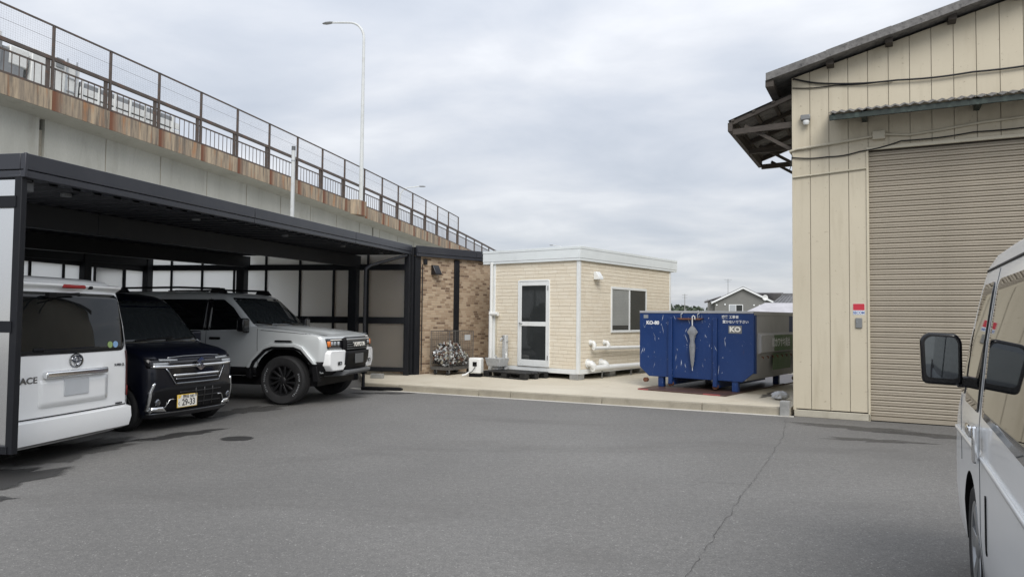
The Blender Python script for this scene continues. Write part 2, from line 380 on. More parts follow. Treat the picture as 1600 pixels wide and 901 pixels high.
# ------------------------------------------------------------ mesh helpers
class MB:
    def __init__(s): s.v = []; s.f = []
    def add(s, vs, fs):
        o = len(s.v); s.v += [tuple(p) for p in vs]; s.f += [tuple(i + o for i in f) for f in fs]; return s
    def box(s, x0, x1, y0, y1, z0, z1):
        return s.hexa([(x0, y0, z0), (x1, y0, z0), (x1, y1, z0), (x0, y1, z0), (x0, y0, z1), (x1, y0, z1), (x1, y1, z1), (x0, y1, z1)])
    def hexa(s, p):
        return s.add(p, [(3, 2, 1, 0), (4, 5, 6, 7), (0, 1, 5, 4), (1, 2, 6, 5), (2, 3, 7, 6), (3, 0, 4, 7)])
    def prism(s, pts, a0, a1, axis='y'):
        n = len(pts)
        def p3(p, a): return {'y': (p[0], a, p[1]), 'x': (a, p[0], p[1]), 'z': (p[0], p[1], a)}[axis]
        vs = [p3(p, a0) for p in pts] + [p3(p, a1) for p in pts]
        fs = [tuple(range(n)), tuple(range(2 * n - 1, n - 1, -1))] + [(i, i + n, (i + 1) % n + n, (i + 1) % n) for i in range(n)]
        return s.add(vs, fs)
    def tube(s, path, r, n=8, cap=True):
        path = [Vector(p) for p in path]; rs = r if isinstance(r, (list, tuple)) else [r] * len(path)
        rings = []; up = None
        for i, p in enumerate(path):
            d = (path[min(i + 1, len(path) - 1)] - path[max(i - 1, 0)]).normalized()
            if up is None:
                up = Vector((0, 0, 1)) if abs(d.z) < .9 else Vector((1, 0, 0))
            a = d.cross(up).normalized(); b = a.cross(d).normalized(); up = b
            rings.append([p + rs[i] * (math.cos(2 * math.pi * k / n) * a + math.sin(2 * math.pi * k / n) * b) for k in range(n)])
        vs = [q for g in rings for q in g]
        fs = [(i * n + k, i * n + (k + 1) % n, (i + 1) * n + (k + 1) % n, (i + 1) * n + k) for i in range(len(path) - 1) for k in range(n)]
        if cap: fs += [tuple(range(n - 1, -1, -1)), tuple((len(path) - 1) * n + k for k in range(n))]
        return s.add(vs, fs)
    def bar(s, a, b, wd, ht):
        """square-section bar between two points"""
        a, b = Vector(a), Vector(b); d = (b - a).normalized()
        up = Vector((0, 0, 1)) if abs(d.z) < .95 else Vector((1, 0, 0))
        x = d.cross(up).normalized() * wd / 2; y = x.cross(d).normalized() * ht / 2
        return s.hexa([a - x - y, a + x - y, a + x + y, a - x + y, b - x - y, b + x - y, b + x + y, b - x + y])
    def lathe(s, prof, n=24, c=(0, 0, 0), axis='z'):
        """profile (r, h)"""
        vs = []; m = len(prof)
        for k in range(n):
            a = 2 * math.pi * k / n
            for r, h in prof:
                u, w_ = r * math.cos(a), r * math.sin(a)
                p = {'z': (u, w_, h), 'y': (u, h, w_), 'x': (h, u, w_)}[axis]
                vs.append((p[0] + c[0], p[1] + c[1], p[2] + c[2]))
        fs = [(k * m + i, ((k + 1) % n) * m + i, ((k + 1) % n) * m + i + 1, k * m + i + 1) for k in range(n) for i in range(m - 1)]
        return s.add(vs, fs)
    def mesh(s, name, smooth=False, fix=True):
        me = bpy.data.meshes.new(name); me.from_pydata(s.v, [], s.f)
        if fix:
            bm = bmesh.new(); bm.from_mesh(me); bmesh.ops.recalc_face_normals(bm, faces=bm.faces); bm.to_mesh(me); bm.free()
        if smooth:
            for p in me.polygons: p.use_smooth = True
            me.set_sharp_from_angle(angle=R(38))
        me.update(); return me
    def build(s, name, m, parent=None, loc=None, rot=None, smooth=False, bev=0., fix=True):
        o = put(name, s.mesh(name, smooth, fix), m, parent, loc, rot)
        if bev: bevel(o, bev)
        return o
def put(name, me, m, parent=None, loc=None, rot=None):
    o = bpy.data.objects.new(name, me); COL.objects.link(o)
    if m is not None and not me.materials: me.materials.append(M[m] if isinstance(m, str) else m)
    if parent is not None: o.parent = parent
    if loc is not None: o.location = loc
    if rot is not None: o.rotation_euler = rot
    return o
def bevel(o, w_, seg=2):
    b = o.modifiers.new('bevel', 'BEVEL'); b.width = w_; b.segments = seg; b.limit_method = 'ANGLE'; b.angle_limit = R(40)
    for p in o.data.polygons: p.use_smooth = True
    o.data.set_sharp_from_angle(angle=R(50))
def tag(o, label=None, cat=None, group=None, kind=None):
    if label: o['label'] = label
    if cat: o['category'] = cat
    if group: o['group'] = group
    if kind: o['kind'] = kind
    return o
def thing(name, label, cat, loc=(0, 0, 0), rz=0., group=None):
    o = bpy.data.objects.new(name, None); COL.objects.link(o); o.location = loc; o.rotation_euler = (0, 0, rz)
    o.empty_display_size = .3
    return tag(o, label, cat, group)
def text(body, size, origin, right, up, m, parent, name='lettering', bold=.0, depth=.002, align='CENTER', sx=1.0):
    cu = bpy.data.curves.new('t', 'FONT'); cu.body = body; cu.size = size; cu.extrude = depth; cu.offset = bold * size; cu.align_x = align; cu.align_y = 'CENTER'; cu.resolution_u = 3
    ob = bpy.data.objects.new('t', cu); COL.objects.link(ob)
    dg = bpy.context.evaluated_depsgraph_get(); me = bpy.data.meshes.new_from_object(ob.evaluated_get(dg))
    bpy.data.objects.remove(ob); bpy.data.curves.remove(cu)
    r = Vector(right).normalized(); u = Vector(up).normalized(); n = r.cross(u)
    mt = Matrix(((r.x * sx, u.x, n.x, origin[0]), (r.y * sx, u.y, n.y, origin[1]), (r.z * sx, u.z, n.z, origin[2]), (0, 0, 0, 1)))
    me.transform(mt); me.materials.clear()
    return put(name, me, m, parent)
def blob(name, cx_, cy_, rx, ry, m, parent, z=.004, rot=0., rough=.25, n=40, seed=0):
    rr = random.Random(seed); ph = [rr.uniform(0, 6.28) for _ in range(5)]
    pts = []
    for i in range(n):
        a = 2 * math.pi * i / n
        k_ = 1 + rough * (.5 * math.sin(2 * a + ph[0]) + .35 * math.sin(5 * a + ph[1]) + .3 * math.sin(9 * a + ph[2]) + .2 * math.sin(14 * a + ph[3]))
        x, y = rx * k_ * math.cos(a), ry * k_ * math.sin(a)
        pts.append((cx_ + x * math.cos(rot) - y * math.sin(rot), cy_ + x * math.sin(rot) + y * math.cos(rot)))
    mb = MB(); inner = [(cx_ + (p[0] - cx_) * .62, cy_ + (p[1] - cy_) * .62) for p in pts]
    mb.add([(cx_, cy_, z)] + [(*p, z) for p in inner] + [(*p, z) for p in pts],
           [(0, 1 + i, 1 + (i + 1) % n) for i in range(n)] + [(1 + i, 1 + n + i, 1 + n + (i + 1) % n, 1 + (i + 1) % n) for i in range(n)])
    o = mb.build(name, m, parent)
    at = o.data.attributes.new('core', 'FLOAT', 'POINT')
    for i in range(len(o.data.vertices)): at.data[i].value = 1.0 if i <= n else 0.0
    return o
# ============================================================ THE SETTING
mb = MB(); mb.add([(-1500, -300, -.05), (1500, -300, -.05), (1500, 2500, -.05), (-1500, 2500, -.05)], [(0, 1, 2, 3)])
tag(mb.build('ground', 'field_ground'), kind='structure')
mb = MB(); mb.add([(-32, -18, 0), (26, -18, 0), (26, 18.2, 0), (-32, 18.2, 0)], [(0, 1, 2, 3)])
lot = tag(mb.build('asphalt_yard', 'asphalt'), kind='structure')
# marks on the asphalt
blob('wet_patch', -3.28, 8.62, .215, .20, 'wet_asphalt', lot, rough=.05, seed=1)
blob('wet_patch', -4.05, 8.85, .62, .16, 'wet_asphalt', lot, rot=R(52), rough=.5, seed=2)
blob('wet_patch', -4.50, 8.25, .30, .07, 'wet_asphalt', lot, rot=R(60), rough=.7, seed=3)
blob('wet_patch', -4.75, 7.75, .85, .55, 'oil_stain', lot, rot=R(80), rough=.35, seed=4)
blob('wet_patch', -4.62, 6.35, .75, .42, 'wet_asphalt', lot, z=.006, rot=R(70), rough=.35, seed=5)
blob('wet_patch', -4.15, 5.72, .22, .12, 'wet_asphalt', lot, rough=.4, seed=6)
blob('wet_patch', -2.45, 13.72, .55, .17, 'wet_asphalt', lot, rot=R(8), rough=.5, seed=7)
blob('wet_patch', -2.85, 13.05, .16, .05, 'wet_asphalt', lot, rot=R(20), rough=.8, seed=8)
blob('wet_patch', -4.1, 11.1, 1.0, .35, 'oil_stain', lot, rot=R(70), rough=.5, seed=9)
blob('oil_stain', 4.9, 9.9, 1.1, .22, 'oil_stain', lot, rot=R(-27), rough=.5, seed=10)
blob('oil_stain', 4.55, 8.95, .55, .16, 'oil_stain', lot, rot=R(-10), rough=.6, seed=11)
blob('oil_stain', 5.6, 9.3, .7, .18, 'oil_stain', lot, z=.007, rot=R(-25), rough=.5, seed=12)
def crack(pts, wd, seed, name='crack'):
    rr = random.Random(seed); L_ = []; P = [Vector((*p, 0)) for p in pts]
    path = []
    for a, b in zip(P[:-1], P[1:]):
        n_ = max(2, int((b - a).length / .055))
        for i in range(n_): path.append(a.lerp(b, i / n_))
    path.append(P[-1]); off = 0
    vs_ = []
    for i, p in enumerate(path):
        d = (path[min(i + 1, len(path) - 1)] - path[max(i - 1, 0)]).normalized(); s_ = Vector((-d.y, d.x, 0))
        off = off * .6 + rr.uniform(-.013, .013); w_ = wd * rr.uniform(.15, 1.3)
        vs_ += [(*(p + s_ * (off + w_)).xy, .005), (*(p + s_ * (off - w_)).xy, .005)]
    mb = MB(); mb.add(vs_, [(2 * i, 2 * i + 1, 2 * i + 3, 2 * i + 2) for i in range(len(path) - 1)])
    return mb.build(name, 'crack_tar', lot)
crack([(4.12, 10.74), (3.42, 9.05), (2.60, 7.35), (1.93, 6.05), (1.04, 4.2), (.1, 2.2), (-1.2, -.5)], .0024, 3)
crack([(2.75, 7.75), (3.1, 7.5), (3.3, 7.1)], .0022, 5)
crack([(2.2, 6.5), (1.8, 6.6), (1.6, 6.45)], .0022, 6)
# raised concrete pad with kerb and pale gutter strip
PA, PB = Vector((-3.05, 14.55)), Vector((4.33, 11.10))
pd = (PB - PA).normalized(); pn = Vector((-pd.y, pd.x)); PL = (PB - PA).length
pad_pts = [PA + pn * .12, PB + pn * .12, Vector((10.9, 23.5)), Vector((-1.5, 27)), Vector((-3.9, 18.2))]
mb = MB(); mb.prism([tuple(p) for p in pad_pts], 0.0, .12, 'z')
pad = tag(mb.build('concrete_pad', 'pad_concrete'), kind='structure')
cuts = [0, .9, 2.7, 3.35, 5.1, 6.8, PL]
for a, b in zip(cuts[:-1], cuts[1:]):
    mb = MB(); h = .118 + random.uniform(-.004, .004)
    p = [PA + pd * (a + .004), PA + pd * (b - .004)]
    q = [p[0] + pn * .118, p[1] + pn * .118]
    mb.hexa([(*p[0], 0), (*p[1], 0), (*q[1], 0), (*q[0], 0), (*p[0], h), (*p[1], h), (*q[1], h), (*q[0], h)])
    mb.build('kerb_stone', 'kerb_concrete', pad, bev=.008)
mb = MB(); p = [PA - pn * .085 - pd * .2, PB - pn * .085 + pd * .05, PB + pd * .05, PA - pd * .2]
mb.hexa([(*q, .0) for q in p] + [(*q, .006) for q in p])
mb.build('gutter_strip', 'gutter_concrete', pad)
blob('pad_stain', 4.75, 13.1, .55, .16, 'oil_stain', pad, z=.124, rot=R(55), rough=.5, seed=21)

# ============================================================ CARPORT
CO = (-4.34, 6.3, 0); CR = R(79.1)
cp = thing('carport', 'long charcoal steel carport with frosted panels over the parked cars', 'carport', CO, CR)
CL, CD = 10.39, 6.8
zt = lambda u: 2.90 + .0212 * u
def fas(u0, u1, v0, v1, z0, z1, name, m='charcoal_fascia'):
    mb = MB()
    mb.hexa([(u0, v0, zt(u0) + z0), (u1, v0, zt(u1) + z0), (u1, v1, zt(u1) + z0), (u0, v1, zt(u0) + z0),
             (u0, v0, zt(u0) + z1), (u1, v0, zt(u1) + z1), (u1, v1, zt(u1) + z1), (u0, v1, zt(u0) + z1)])
    return mb.build(name, m, cp, bev=.006)
for a, b in ((-.035, 3.70), (3.71, 7.2), (7.21, CL + .035)):
    fas(a, b, -.035, .02, -.145, 0, 'fascia_panel')
    fas(a, b, -.028, .02, -.215, -.151, 'fascia_trim')
    fas(a, b, .02, .14, -.215, -.19, 'fascia_return')
for a, b in ((.022, 3.4), (3.41, CD)):
    fas(-.035, .02, a, b, -.145, 0, 'fascia_panel')
    fas(-.028, .02, a, b, -.215, -.151, 'fascia_trim')
    fas(CL - .02, CL + .035, a, b, -.145, 0, 'fascia_panel')
fas(-.038, -.012, -.038, -.012, -.215, .004, 'corner_trim'); fas(CL + .012, CL + .04, -.04, -.012, -.215, .004, 'corner_trim')
# folded-plate roof deck, ribs running front to back
prof = []; u = .03; pitch = .275
while u < CL - .28:
    prof += [(u, -.245), (u + .10, -.245), (u + .135, -.135), (u + .235, -.135)]; u += pitch
mb = MB(); n_ = len(prof)
mb.add([(p[0], .05, zt(p[0]) + p[1]) for p in prof] + [(p[0], CD, zt(p[0]) + p[1]) for p in prof] + [(p[0], .05, zt(p[0]) + p[1] + .012) for p in prof] + [(p[0], CD, zt(p[0]) + p[1] + .012) for p in prof],
       [(i, i + 1, i + 1 + n_, i + n_) for i in range(n_ - 1)] + [(i + 2 * n_, i + 3 * n_, i + 1 + 3 * n_, i + 1 + 2 * n_) for i in range(n_ - 1)] + [(i, i + 2 * n_, i + 1 + 2 * n_, i + 1) for i in range(n_ - 1)])
mb.build('roof_deck', 'roof_deck', cp)
for v0, dep in ((1.22, .26), (4.05, .26), (6.70, .22)):
    for a, b in ((.05, 2.2), (2.205, CL - .1)):
        fas(a, b, v0 - .06, v0 + .06, -.25 - dep, -.25, 'beam', 'charcoal_steel')
def post(u_, v_, s_=.2, z0=0, z1=None, sy=None):
    mb = MB(); sy = sy or s_; mb.box(u_ - s_ / 2, u_ + s_ / 2, v_ - sy / 2, v_ + sy / 2, z0, z1 if z1 else zt(u_) - .25); return mb.build('post', 'charcoal_steel', cp, bev=.006)
for u_, v_ in ((10.18, 1.28), (10.18, 4.13), (10.18, 6.72), (8.2, 6.72), (5.0, 6.72), (.22, 4.13), (.22, 6.6)): post(u_, v_, .2)
post(.0, .04, .06, .245, zt(0) - .2, .075); post(CL - .05, .03, .12, .12, zt(CL) - .2, .12); post(CL + .10, -.03, .07, .12, zt(CL) - .03)
for u_ in (.8, 2.9, 5.2, 7.4, 9.4):                       # downlights in the deck edge
    mb = MB(); mb.lathe([(0, 0), (.05, 0), (.05, .03)], 14, (u_, .32, zt(u_) - .262)); mb.build('downlight', 'grey_plastic', cp)
def panel_wall(axis, const, muls, rails, ztop, ends, thick=.04):
    """framed wall: rails, mullions, frosted panes; axis = direction it runs along"""
    def bx(t0, t1, c0, c1, z0, z1, name, m):
        mb = MB()
        if axis == 'v': mb.box(const + c0, const + c1, t0, t1, z0, z1)
        else: mb.box(t0, t1, const + c0, const + c1, z0, z1)
        mb.build(name, m, cp)
    for z0, z1 in rails: bx(ends[0], ends[1], -thick, thick, z0, z1, 'rail', 'charcoal_steel')
    edges = [ends[0]] + muls + [ends[1]]
    for t in muls: bx(t - .024, t + .024, -thick * .8, thick * .8, rails[0][1], ztop, 'mullion', 'charcoal_steel')
    zs = [r for r in rails] + [(ztop, ztop)]
    for a, b in zip(edges[:-1], edges[1:]):
        for (l0, l1), (h0, h1) in zip(zs[:-1], zs[1:]):
            mb = MB(); a_, b_, lo, hi = a + .022, b - .022, l1 - .01, h0 + .01
            mb.add([(const, a_, lo), (const, b_, lo), (const, b_, hi), (const, a_, hi)] if axis == 'v' else [(a_, const, lo), (b_, const, lo), (b_, const, hi), (a_, const, hi)], [(0, 1, 2, 3)])
            mb.build('frosted_pane', 'polycarbonate', cp)
panel_wall('v', 10.3, [.98, 1.83, 2.69, 3.57, 4.41, 5.27, 6.11], [(.20, .30), (1.30, 1.45), (2.535, 2.67)], 2.93, (.06, 6.78))
panel_wall('u', 6.76, [.85, 1.7, 2.55, 3.4, 4.25, 5.1, 5.97, 6.82, 7.66, 8.53, 9.46], [(.20, .30), (1.30, 1.45), (2.50, 2.64)], 2.86, (.06, 10.25))
panel_wall('v', .0, [.92, 1.8, 2.7, 3.6, 4.5, 5.4, 6.2], [(.25, .315), (1.31, 1.41), (2.42, 2.52)], 2.66, (.05, 6.75))
mb = MB(); lp_ = [(10.34, .1), (10.34, 4.05), (12.3, 3.4), (12.6, 2.2)]
mb.prism(lp_, 2.93, 3.0, 'z'); mb.build('pane_shade_roof', 'charcoal_steel', cp)  # unseen roof slab, added and sized to darken the panes beside it
# small camera on the near front corner
mb = MB(); mb.box(.06, .16, .06, .14, 2.58, 2.69); mb.build('corner_light', 'grey_plastic', cp, bev=.012)
# rainwater pipe: gutter outlet, slanting run, drop to the kerb
Lc = lambda X, Y, Z: (Matrix.Rotation(-CR, 3, 'Z') @ Vector((X - CO[0], Y - CO[1], Z)))
mb = MB(); mb.tube([Lc(-2.42, 16.25, 2.86), Lc(-2.50, 15.95, 2.80), Lc(-2.90, 14.5, 2.50), Lc(-2.95, 14.33, 2.42), Lc(-2.95, 14.31, 2.2), Lc(-2.95, 14.30, .05)], .032, 10)
mb.build('rainwater_pipe', 'charcoal_steel', cp, smooth=True)
dp = thing('drain_pipe', 'black drain pipe lying on the asphalt along the kerb', 'pipe', (-2.93, 14.28, .04), R(-9))
mb = MB(); mb.tube([(-.05, 0, 0), (.93, 0, 0)], .036, 12); mb.build('pipe', 'black_plastic', dp, smooth=True)
mb = MB(); mb.tube([(.86, 0, 0), (.95, 0, 0)], .043, 12); mb.build('socket', 'black_plastic', dp, smooth=True)
mb = MB(); mb.tube([(.951, 0, 0), (.955, 0, 0)], .018, 10); mb.build('end_cap', 'galvanised', dp, smooth=True)
mb = MB(); mb.box(-.14, .14, -.06, .06, 0, .10)
tag(mb.build('concrete_block', 'block_concrete', None, (-2.92, 15.62, .12), (0, 0, R(-20)), bev=.006), 'grey concrete block on the pad at the foot of the carport panel', 'block')
mb = MB(); mb.box(-.07, .07, -.08, .08, 0, .23)
tag(mb.build('corner_block', 'block_concrete', None, (4.27, 11.16, 0), (0, 0, R(-27)), bev=.006), 'small upright concrete block at the warehouse corner by the kerb', 'block')

# ============================================================ BRICK ANNEX
BH = 40.0
BO = (-2.26, 16.62, 0); BR_ = R(90 - BH)
bb = thing('brick_building', 'low brown brick annex with charcoal fascia behind the wire cage', 'building', BO, BR_)
mb = MB(); mb.box(0, 4.6, 0, 3.6, .12, 2.90); mb.build('wall', 'brown_brick', bb)
for a, b in ((-.03, 1.98), (1.99, 4.7)):
    mb = MB(); zz0 = lambda x: 2.875 + .012 * x
    mb.hexa([(a, -.10, zz0(a) + .075), (b, -.10, zz0(b) + .075), (b, -.04, zz0(b) + .075), (a, -.04, zz0(a) + .075), (a, -.10, zz0(a) + .245), (b, -.10, zz0(b) + .245), (b, -.04, zz0(b) + .245), (a, -.04, zz0(a) + .245)])
    mb.build('fascia_panel', 'charcoal_fascia', bb, bev=.005)
    mb = MB(); mb.hexa([(a, -.09, zz0(a)), (b, -.09, zz0(b)), (b, -.03, zz0(b)), (a, -.03, zz0(a)), (a, -.09, zz0(a) + .07), (b, -.09, zz0(b) + .07), (b, -.03, zz0(b) + .07), (a, -.03, zz0(a) + .07)])
    mb.build('fascia_trim', 'charcoal_fascia', bb, bev=.005)
mb = MB(); mb.box(-.03, 4.7, -.04, 3.7, 2.905, 3.09); mb.build('roof', 'charcoal_steel', bb)
for x in (.06, 1.36):
    mb = MB(); mb.box(x - .085, x + .085, -.035, .02, .12, 2.875); mb.build('pilaster', 'charcoal_steel', bb, bev=.005)
mb = MB(); mb.tube([(.20, -.03, .2), (.20, -.03, 2.7)], .012, 8); mb.build('wall_cable', 'cable_black', bb)
mb = MB(); mb.box(.24, .34, -.05, 0, 2.70, 2.83); mb.build('junction_box', 'charcoal_steel', bb, bev=.008)
mb = MB(); mb.prism([(0, 2.47), (0, 2.70), (-.06, 2.70), (-.17, 2.50), (-.17, 2.47)], .50, .70, 'x'); mb.build('vent_hood', 'gloss_black', bb, bev=.008)

# ============================================================ PREFAB HUT
HO = (1.474, 15.637, 0)
# local x runs along the door wall away from the near corner, local y along the window wall; both faces look outwards
hut = thing('prefab_hut', 'pale stone-faced prefab hut with white roof fascia and glazed door', 'hut', HO)
t38 = R(38)
hx = Vector((-math.cos(t38), math.sin(t38))); hy = Vector((math.sin(t38), math.cos(t38)))
HW, HD = 2.43, 4.55
hut.matrix_world = Matrix(((hy.x, hx.x, 0, HO[0]), (hy.y, hx.y, 0, HO[1]), (0, 0, 1, 0), (0, 0, 0, 1)))
# local: x -> along window wall (hy), y -> along door wall (hx).  door wall: x=0 plane (outside x<0); window wall: y=0 plane (outside y<0)
mb = MB(); mb.box(.014, HD - .02, .014, HW - .02, .34, 2.80); mb.build('core_wall', 'pale_siding', hut)
mb = MB(); mb.box(.005, HD, .005, HW, .24, .345); mb.build('base_frame', 'white_metal', hut, bev=.004)
for (x, y) in ((.12, .12), (1.5, .12), (3.0, .12), (4.4, .12), (.12, 1.2), (.12, 2.3), (4.4, 2.3)):
    mb = MB(); mb.box(x - .13, x + .13, y - .11, y + .11, .12, .24); mb.build('footing_block', 'block_concrete', hut, bev=.005)
EN, EF = .045, .30                                       # eaves: flush at the near corner, deeper at the far ends
mb = MB(); mb.box(-EN + .01, HD + EF, -EN + .01, HW + EF, 2.96, 3.0); mb.build('roof', 'white_metal', hut)
mb = MB(); mb.box(-EN + .02, HD + EF - .02, -EN + .02, HW + EF - .02, 2.80, 2.83); mb.build('soffit', 'white_metal', hut)
def hfas(x0, x1, y0, y1, dx0, dx1, dy0, dy1):
    for z0, z1, o in ((2.742, 2.795, .0), (2.798, 2.995, .006), (2.998, 3.06, .012)):
        mb = MB(); mb.box(x0 - o * dx0, x1 + o * dx1, y0 - o * dy0, y1 + o * dy1, z0, z1)
        mb.build('fascia_strip', 'fascia_metal', hut, bev=.004)
hfas(-EN, -EN + .035, -EN + .036, HW + EF, 1, 0, 0, 1)
hfas(-EN, 3.3, -EN, -EN + .035, 1, 0, 1, 0); hfas(3.304, HD + EF, -EN, -EN + .035, 0, 1, 1, 0)
hfas(HD + EF - .035, HD + EF, -EN + .036, HW + EF, 0, 1, 0, 1); hfas(-EN + .036, HD + EF - .036, HW + EF - .035, HW + EF, 0, 0, 0, 1)
for (x, y) in ((0, 0), (0, HW - .05), (HD - .05, 0)):
    mb = MB(); mb.box(x - .012, x + .062, y - .012, y + .062, .25, 2.80); mb.build('corner_post', 'white_metal', hut, bev=.004)
# siding courses, one board per course and opening side
DOOR = (.80, 1.66, .36, 2.33); WIN = (1.40, 3.13, 1.16, 2.20)
CH = .0815; nrow = 30
def course(face, a, b, z):
    if b - a < .03: return
    mb = MB(); d_ = .026; g = .003; j = random.uniform(-.0025, .0025)
    pr = [(0, 0), (-d_ - j, .004), (-d_ - j, CH - g - .003), (-d_ + .006, CH - g), (0, CH - g)]
    # build with local x along the board so that the grain follows it
    mb.prism(pr, 0, b - a, 'x')
    if face == 'win': mb.build('siding_board', 'pale_siding', hut, (a, .03, z))
    else:
        mb.v = [(x, -y, zq) for x, y, zq in mb.v]
        o = mb.build('siding_board', 'pale_siding', hut, (.03, a, z), (0, 0, R(90)))
for r_ in range(nrow):
    z = .35 + r_ * CH
    if z + CH > 2.80: break
    segs = [(.064, HW - .052)]
    if z + CH > DOOR[2] and z < DOOR[3]: segs = [(.064, DOOR[0] - .002), (DOOR[1] + .002, HW - .052)]
    for a, b in segs: course('door', a, b, z)
    segs = [(.064, 2.195), (2.203, HD - .052)]
    if z + CH > WIN[2] and z < WIN[3]: segs = [(.064, WIN[0] - .002), (WIN[1] + .002, HD - .052)]
    for a, b in segs: course('win', a, b, z)
# door (in the x=0 wall)
d0, d1, dz0, dz1 = DOOR
def hbx(x0, x1, y0, y1, z0, z1, name, m, parent=hut, bev=.004):
    mb = MB(); mb.box(x0, x1, y0, y1, z0, z1); return mb.build(name, m, parent, bev=bev)
door = hbx(-.012, .028, d0 + .02, d0 + .085, dz0 + .03, dz1 - .03, 'door', 'white_metal')
hbx(-.012, .028, d1 - .085, d1 - .02, dz0 + .03, dz1 - .03, 'stile', 'white_metal', door)
for z0, z1 in ((dz0 + .03, dz0 + .15), (1.28, 1.38), (dz1 - .12, dz1 - .03)): hbx(-.011, .027, d0 + .086, d1 - .086, z0, z1, 'rail', 'white_metal', door)
hbx(-.004, .012, d0 + .088, d1 - .088, dz0 + .152, 1.278, 'lower_pane', 'window_glass', door, 0); hbx(-.004, .012, d0 + .088, d1 - .088, 1.382, dz1 - .122, 'upper_pane', 'window_glass', door, 0)
for z0, z1, y0, y1 in ((dz0, dz1, d0 - .02, d0 + .016), (dz0, dz1, d1 - .016, d1 + .02), (dz1 - .026, dz1 + .012, d0 + .018, d1 - .018), (dz0, dz0 + .028, d0 + .018, d1 - .018)): hbx(-.018, .03, y0, y1, z0, z1, 'door_frame', 'white_metal')
mb = MB(); mb.tube([(-.012, d1 - .05, 1.34), (-.055, d1 - .05, 1.34), (-.06, d1 - .14, 1.325)], .011, 8); mb.build('door_handle', 'dark_chrome', door, smooth=True)
for z0 in (.52, 2.1): hbx(-.028, -.013, d0 + .012, d0 + .03, z0, z0 + .1, 'hinge', 'grey_metal', door, 0)
# window (in the y=0 wall)
w0, w1, z0, z1 = WIN
wn = hbx(w0 - .02, w1 + .02, -.022, .02, z0 - .02, z0 + .035, 'window', 'white_metal')
hbx(w0 - .02, w1 + .02, -.022, .02, z1 - .035, z1 + .02, 'window_head', 'white_metal', wn)
for a in (w0 - .02, w1 - .02): hbx(a, a + .04, -.021, .021, z0 + .036, z1 - .036, 'window_jamb', 'white_metal', wn)
xm = (w0 + w1) / 2
hbx(xm - .03, xm + .03, -.015, .012, z0 + .036, z1 - .036, 'meeting_stile', 'white_metal', wn)
hbx(w0 + .022, xm - .032, -.002, .010, z0 + .037, z1 - .037, 'pane', 'window_glass', wn, 0); hbx(xm + .032, w1 - .022, -.002, .010, z0 + .037, z1 - .037, 'pane', 'window_glass', wn, 0)
for i in range(25):                                        # blind at the left pane
    hbx(w0 + .03, xm - .04, -.006, -.003, z1 - .075 - i * .034, z1 - .042 - i * .034, 'blind_slat', 'blind_grey', wn, 0)
mb = MB(); mb.prism([(0, 2.35), (0, 2.53), (-.06, 2.53), (-.15, 2.40), (-.15, 2.35)], .60, .78, 'x'); mb.build('vent_hood', 'white_metal', hut, bev=.006)
# drain pipes on the window wall
def elbow(mb, x, z, r): mb.tube([(x, .0, z), (x, -.06, z), (x + .01, -.10, z - .03)], r, 12)
for x, z in ((.47, .93), (1.08, .92)):
    mb = MB(); mb.tube([(x, .0, z), (x, -.09, z), (x, -.11, z - .03), (x, -.11, z - .11)], .045, 12); mb.tube([(x, 0, z), (x, -.02, z)], .065, 14); mb.build('pipe_elbow', 'white_pvc', hut, smooth=True)
mb = MB(); mb.tube([(.44, -.11, .81), (4.3, -.11, .75)], .043, 12); mb.build('drain_pipe', 'white_pvc', hut, smooth=True)
for x, z in ((.36, .47), (.93, .46)):
    mb = MB(); mb.tube([(x, .0, z), (x, -.10, z), (x + .02, -.13, z - .04), (x + .05, -.13, z - .09)], .075, 14); mb.tube([(x, 0, z), (x, -.025, z)], .10, 16); mb.build('pipe_elbow', 'white_pvc', hut, smooth=True)
mb = MB(); mb.tube([(.36, -.14, .365), (4.3, -.14, .32)], .068, 14); mb.build('drain_pipe', 'white_pvc', hut, smooth=True)
for x in (.75, 2.1, 3.4): hbx(x, x + .02, -.15, -.13, .12, .30, 'pipe_bracket', 'grey_metal', hut, 0)
# rainwater pipe at the far end of the door wall
mb = MB(); mb.tube([(-.06, HW + .02, 2.78), (-.06, HW + .02, 1.62), (-.06, HW + .02, 1.50)], .038, 12); mb.tube([(-.06, HW + .03, 1.62), (-.06, HW + .03, .16)], .05, 12); mb.tube([(-.07, HW + .05, 1.55), (-.07, HW - .20, 1.55)], .048, 12)
mb.build('rainwater_pipe', 'white_pvc', hut, smooth=True)
mb = MB(); mb.tube([(-.03, HW - .12, .2), (-.03, HW - .12, 1.5)], .011, 8); mb.build('tap_pipe', 'beige_pipe', hut, smooth=True)
# ============================================================ WAREHOUSE
WA = R(-27.8)
wh = thing('warehouse', 'tall beige sheet-clad warehouse with big roller shutter and gable roof', 'warehouse', (4.41, 11.15, 0), WA)
WW, WD = 11.4, 12.0                                     # width along the front, depth
rz_ = lambda s: 5.30 + .247 * s if s < WW / 2 else 5.30 + .247 * (WW - s)
S0, S1, SH = 1.06, 6.2, 4.04
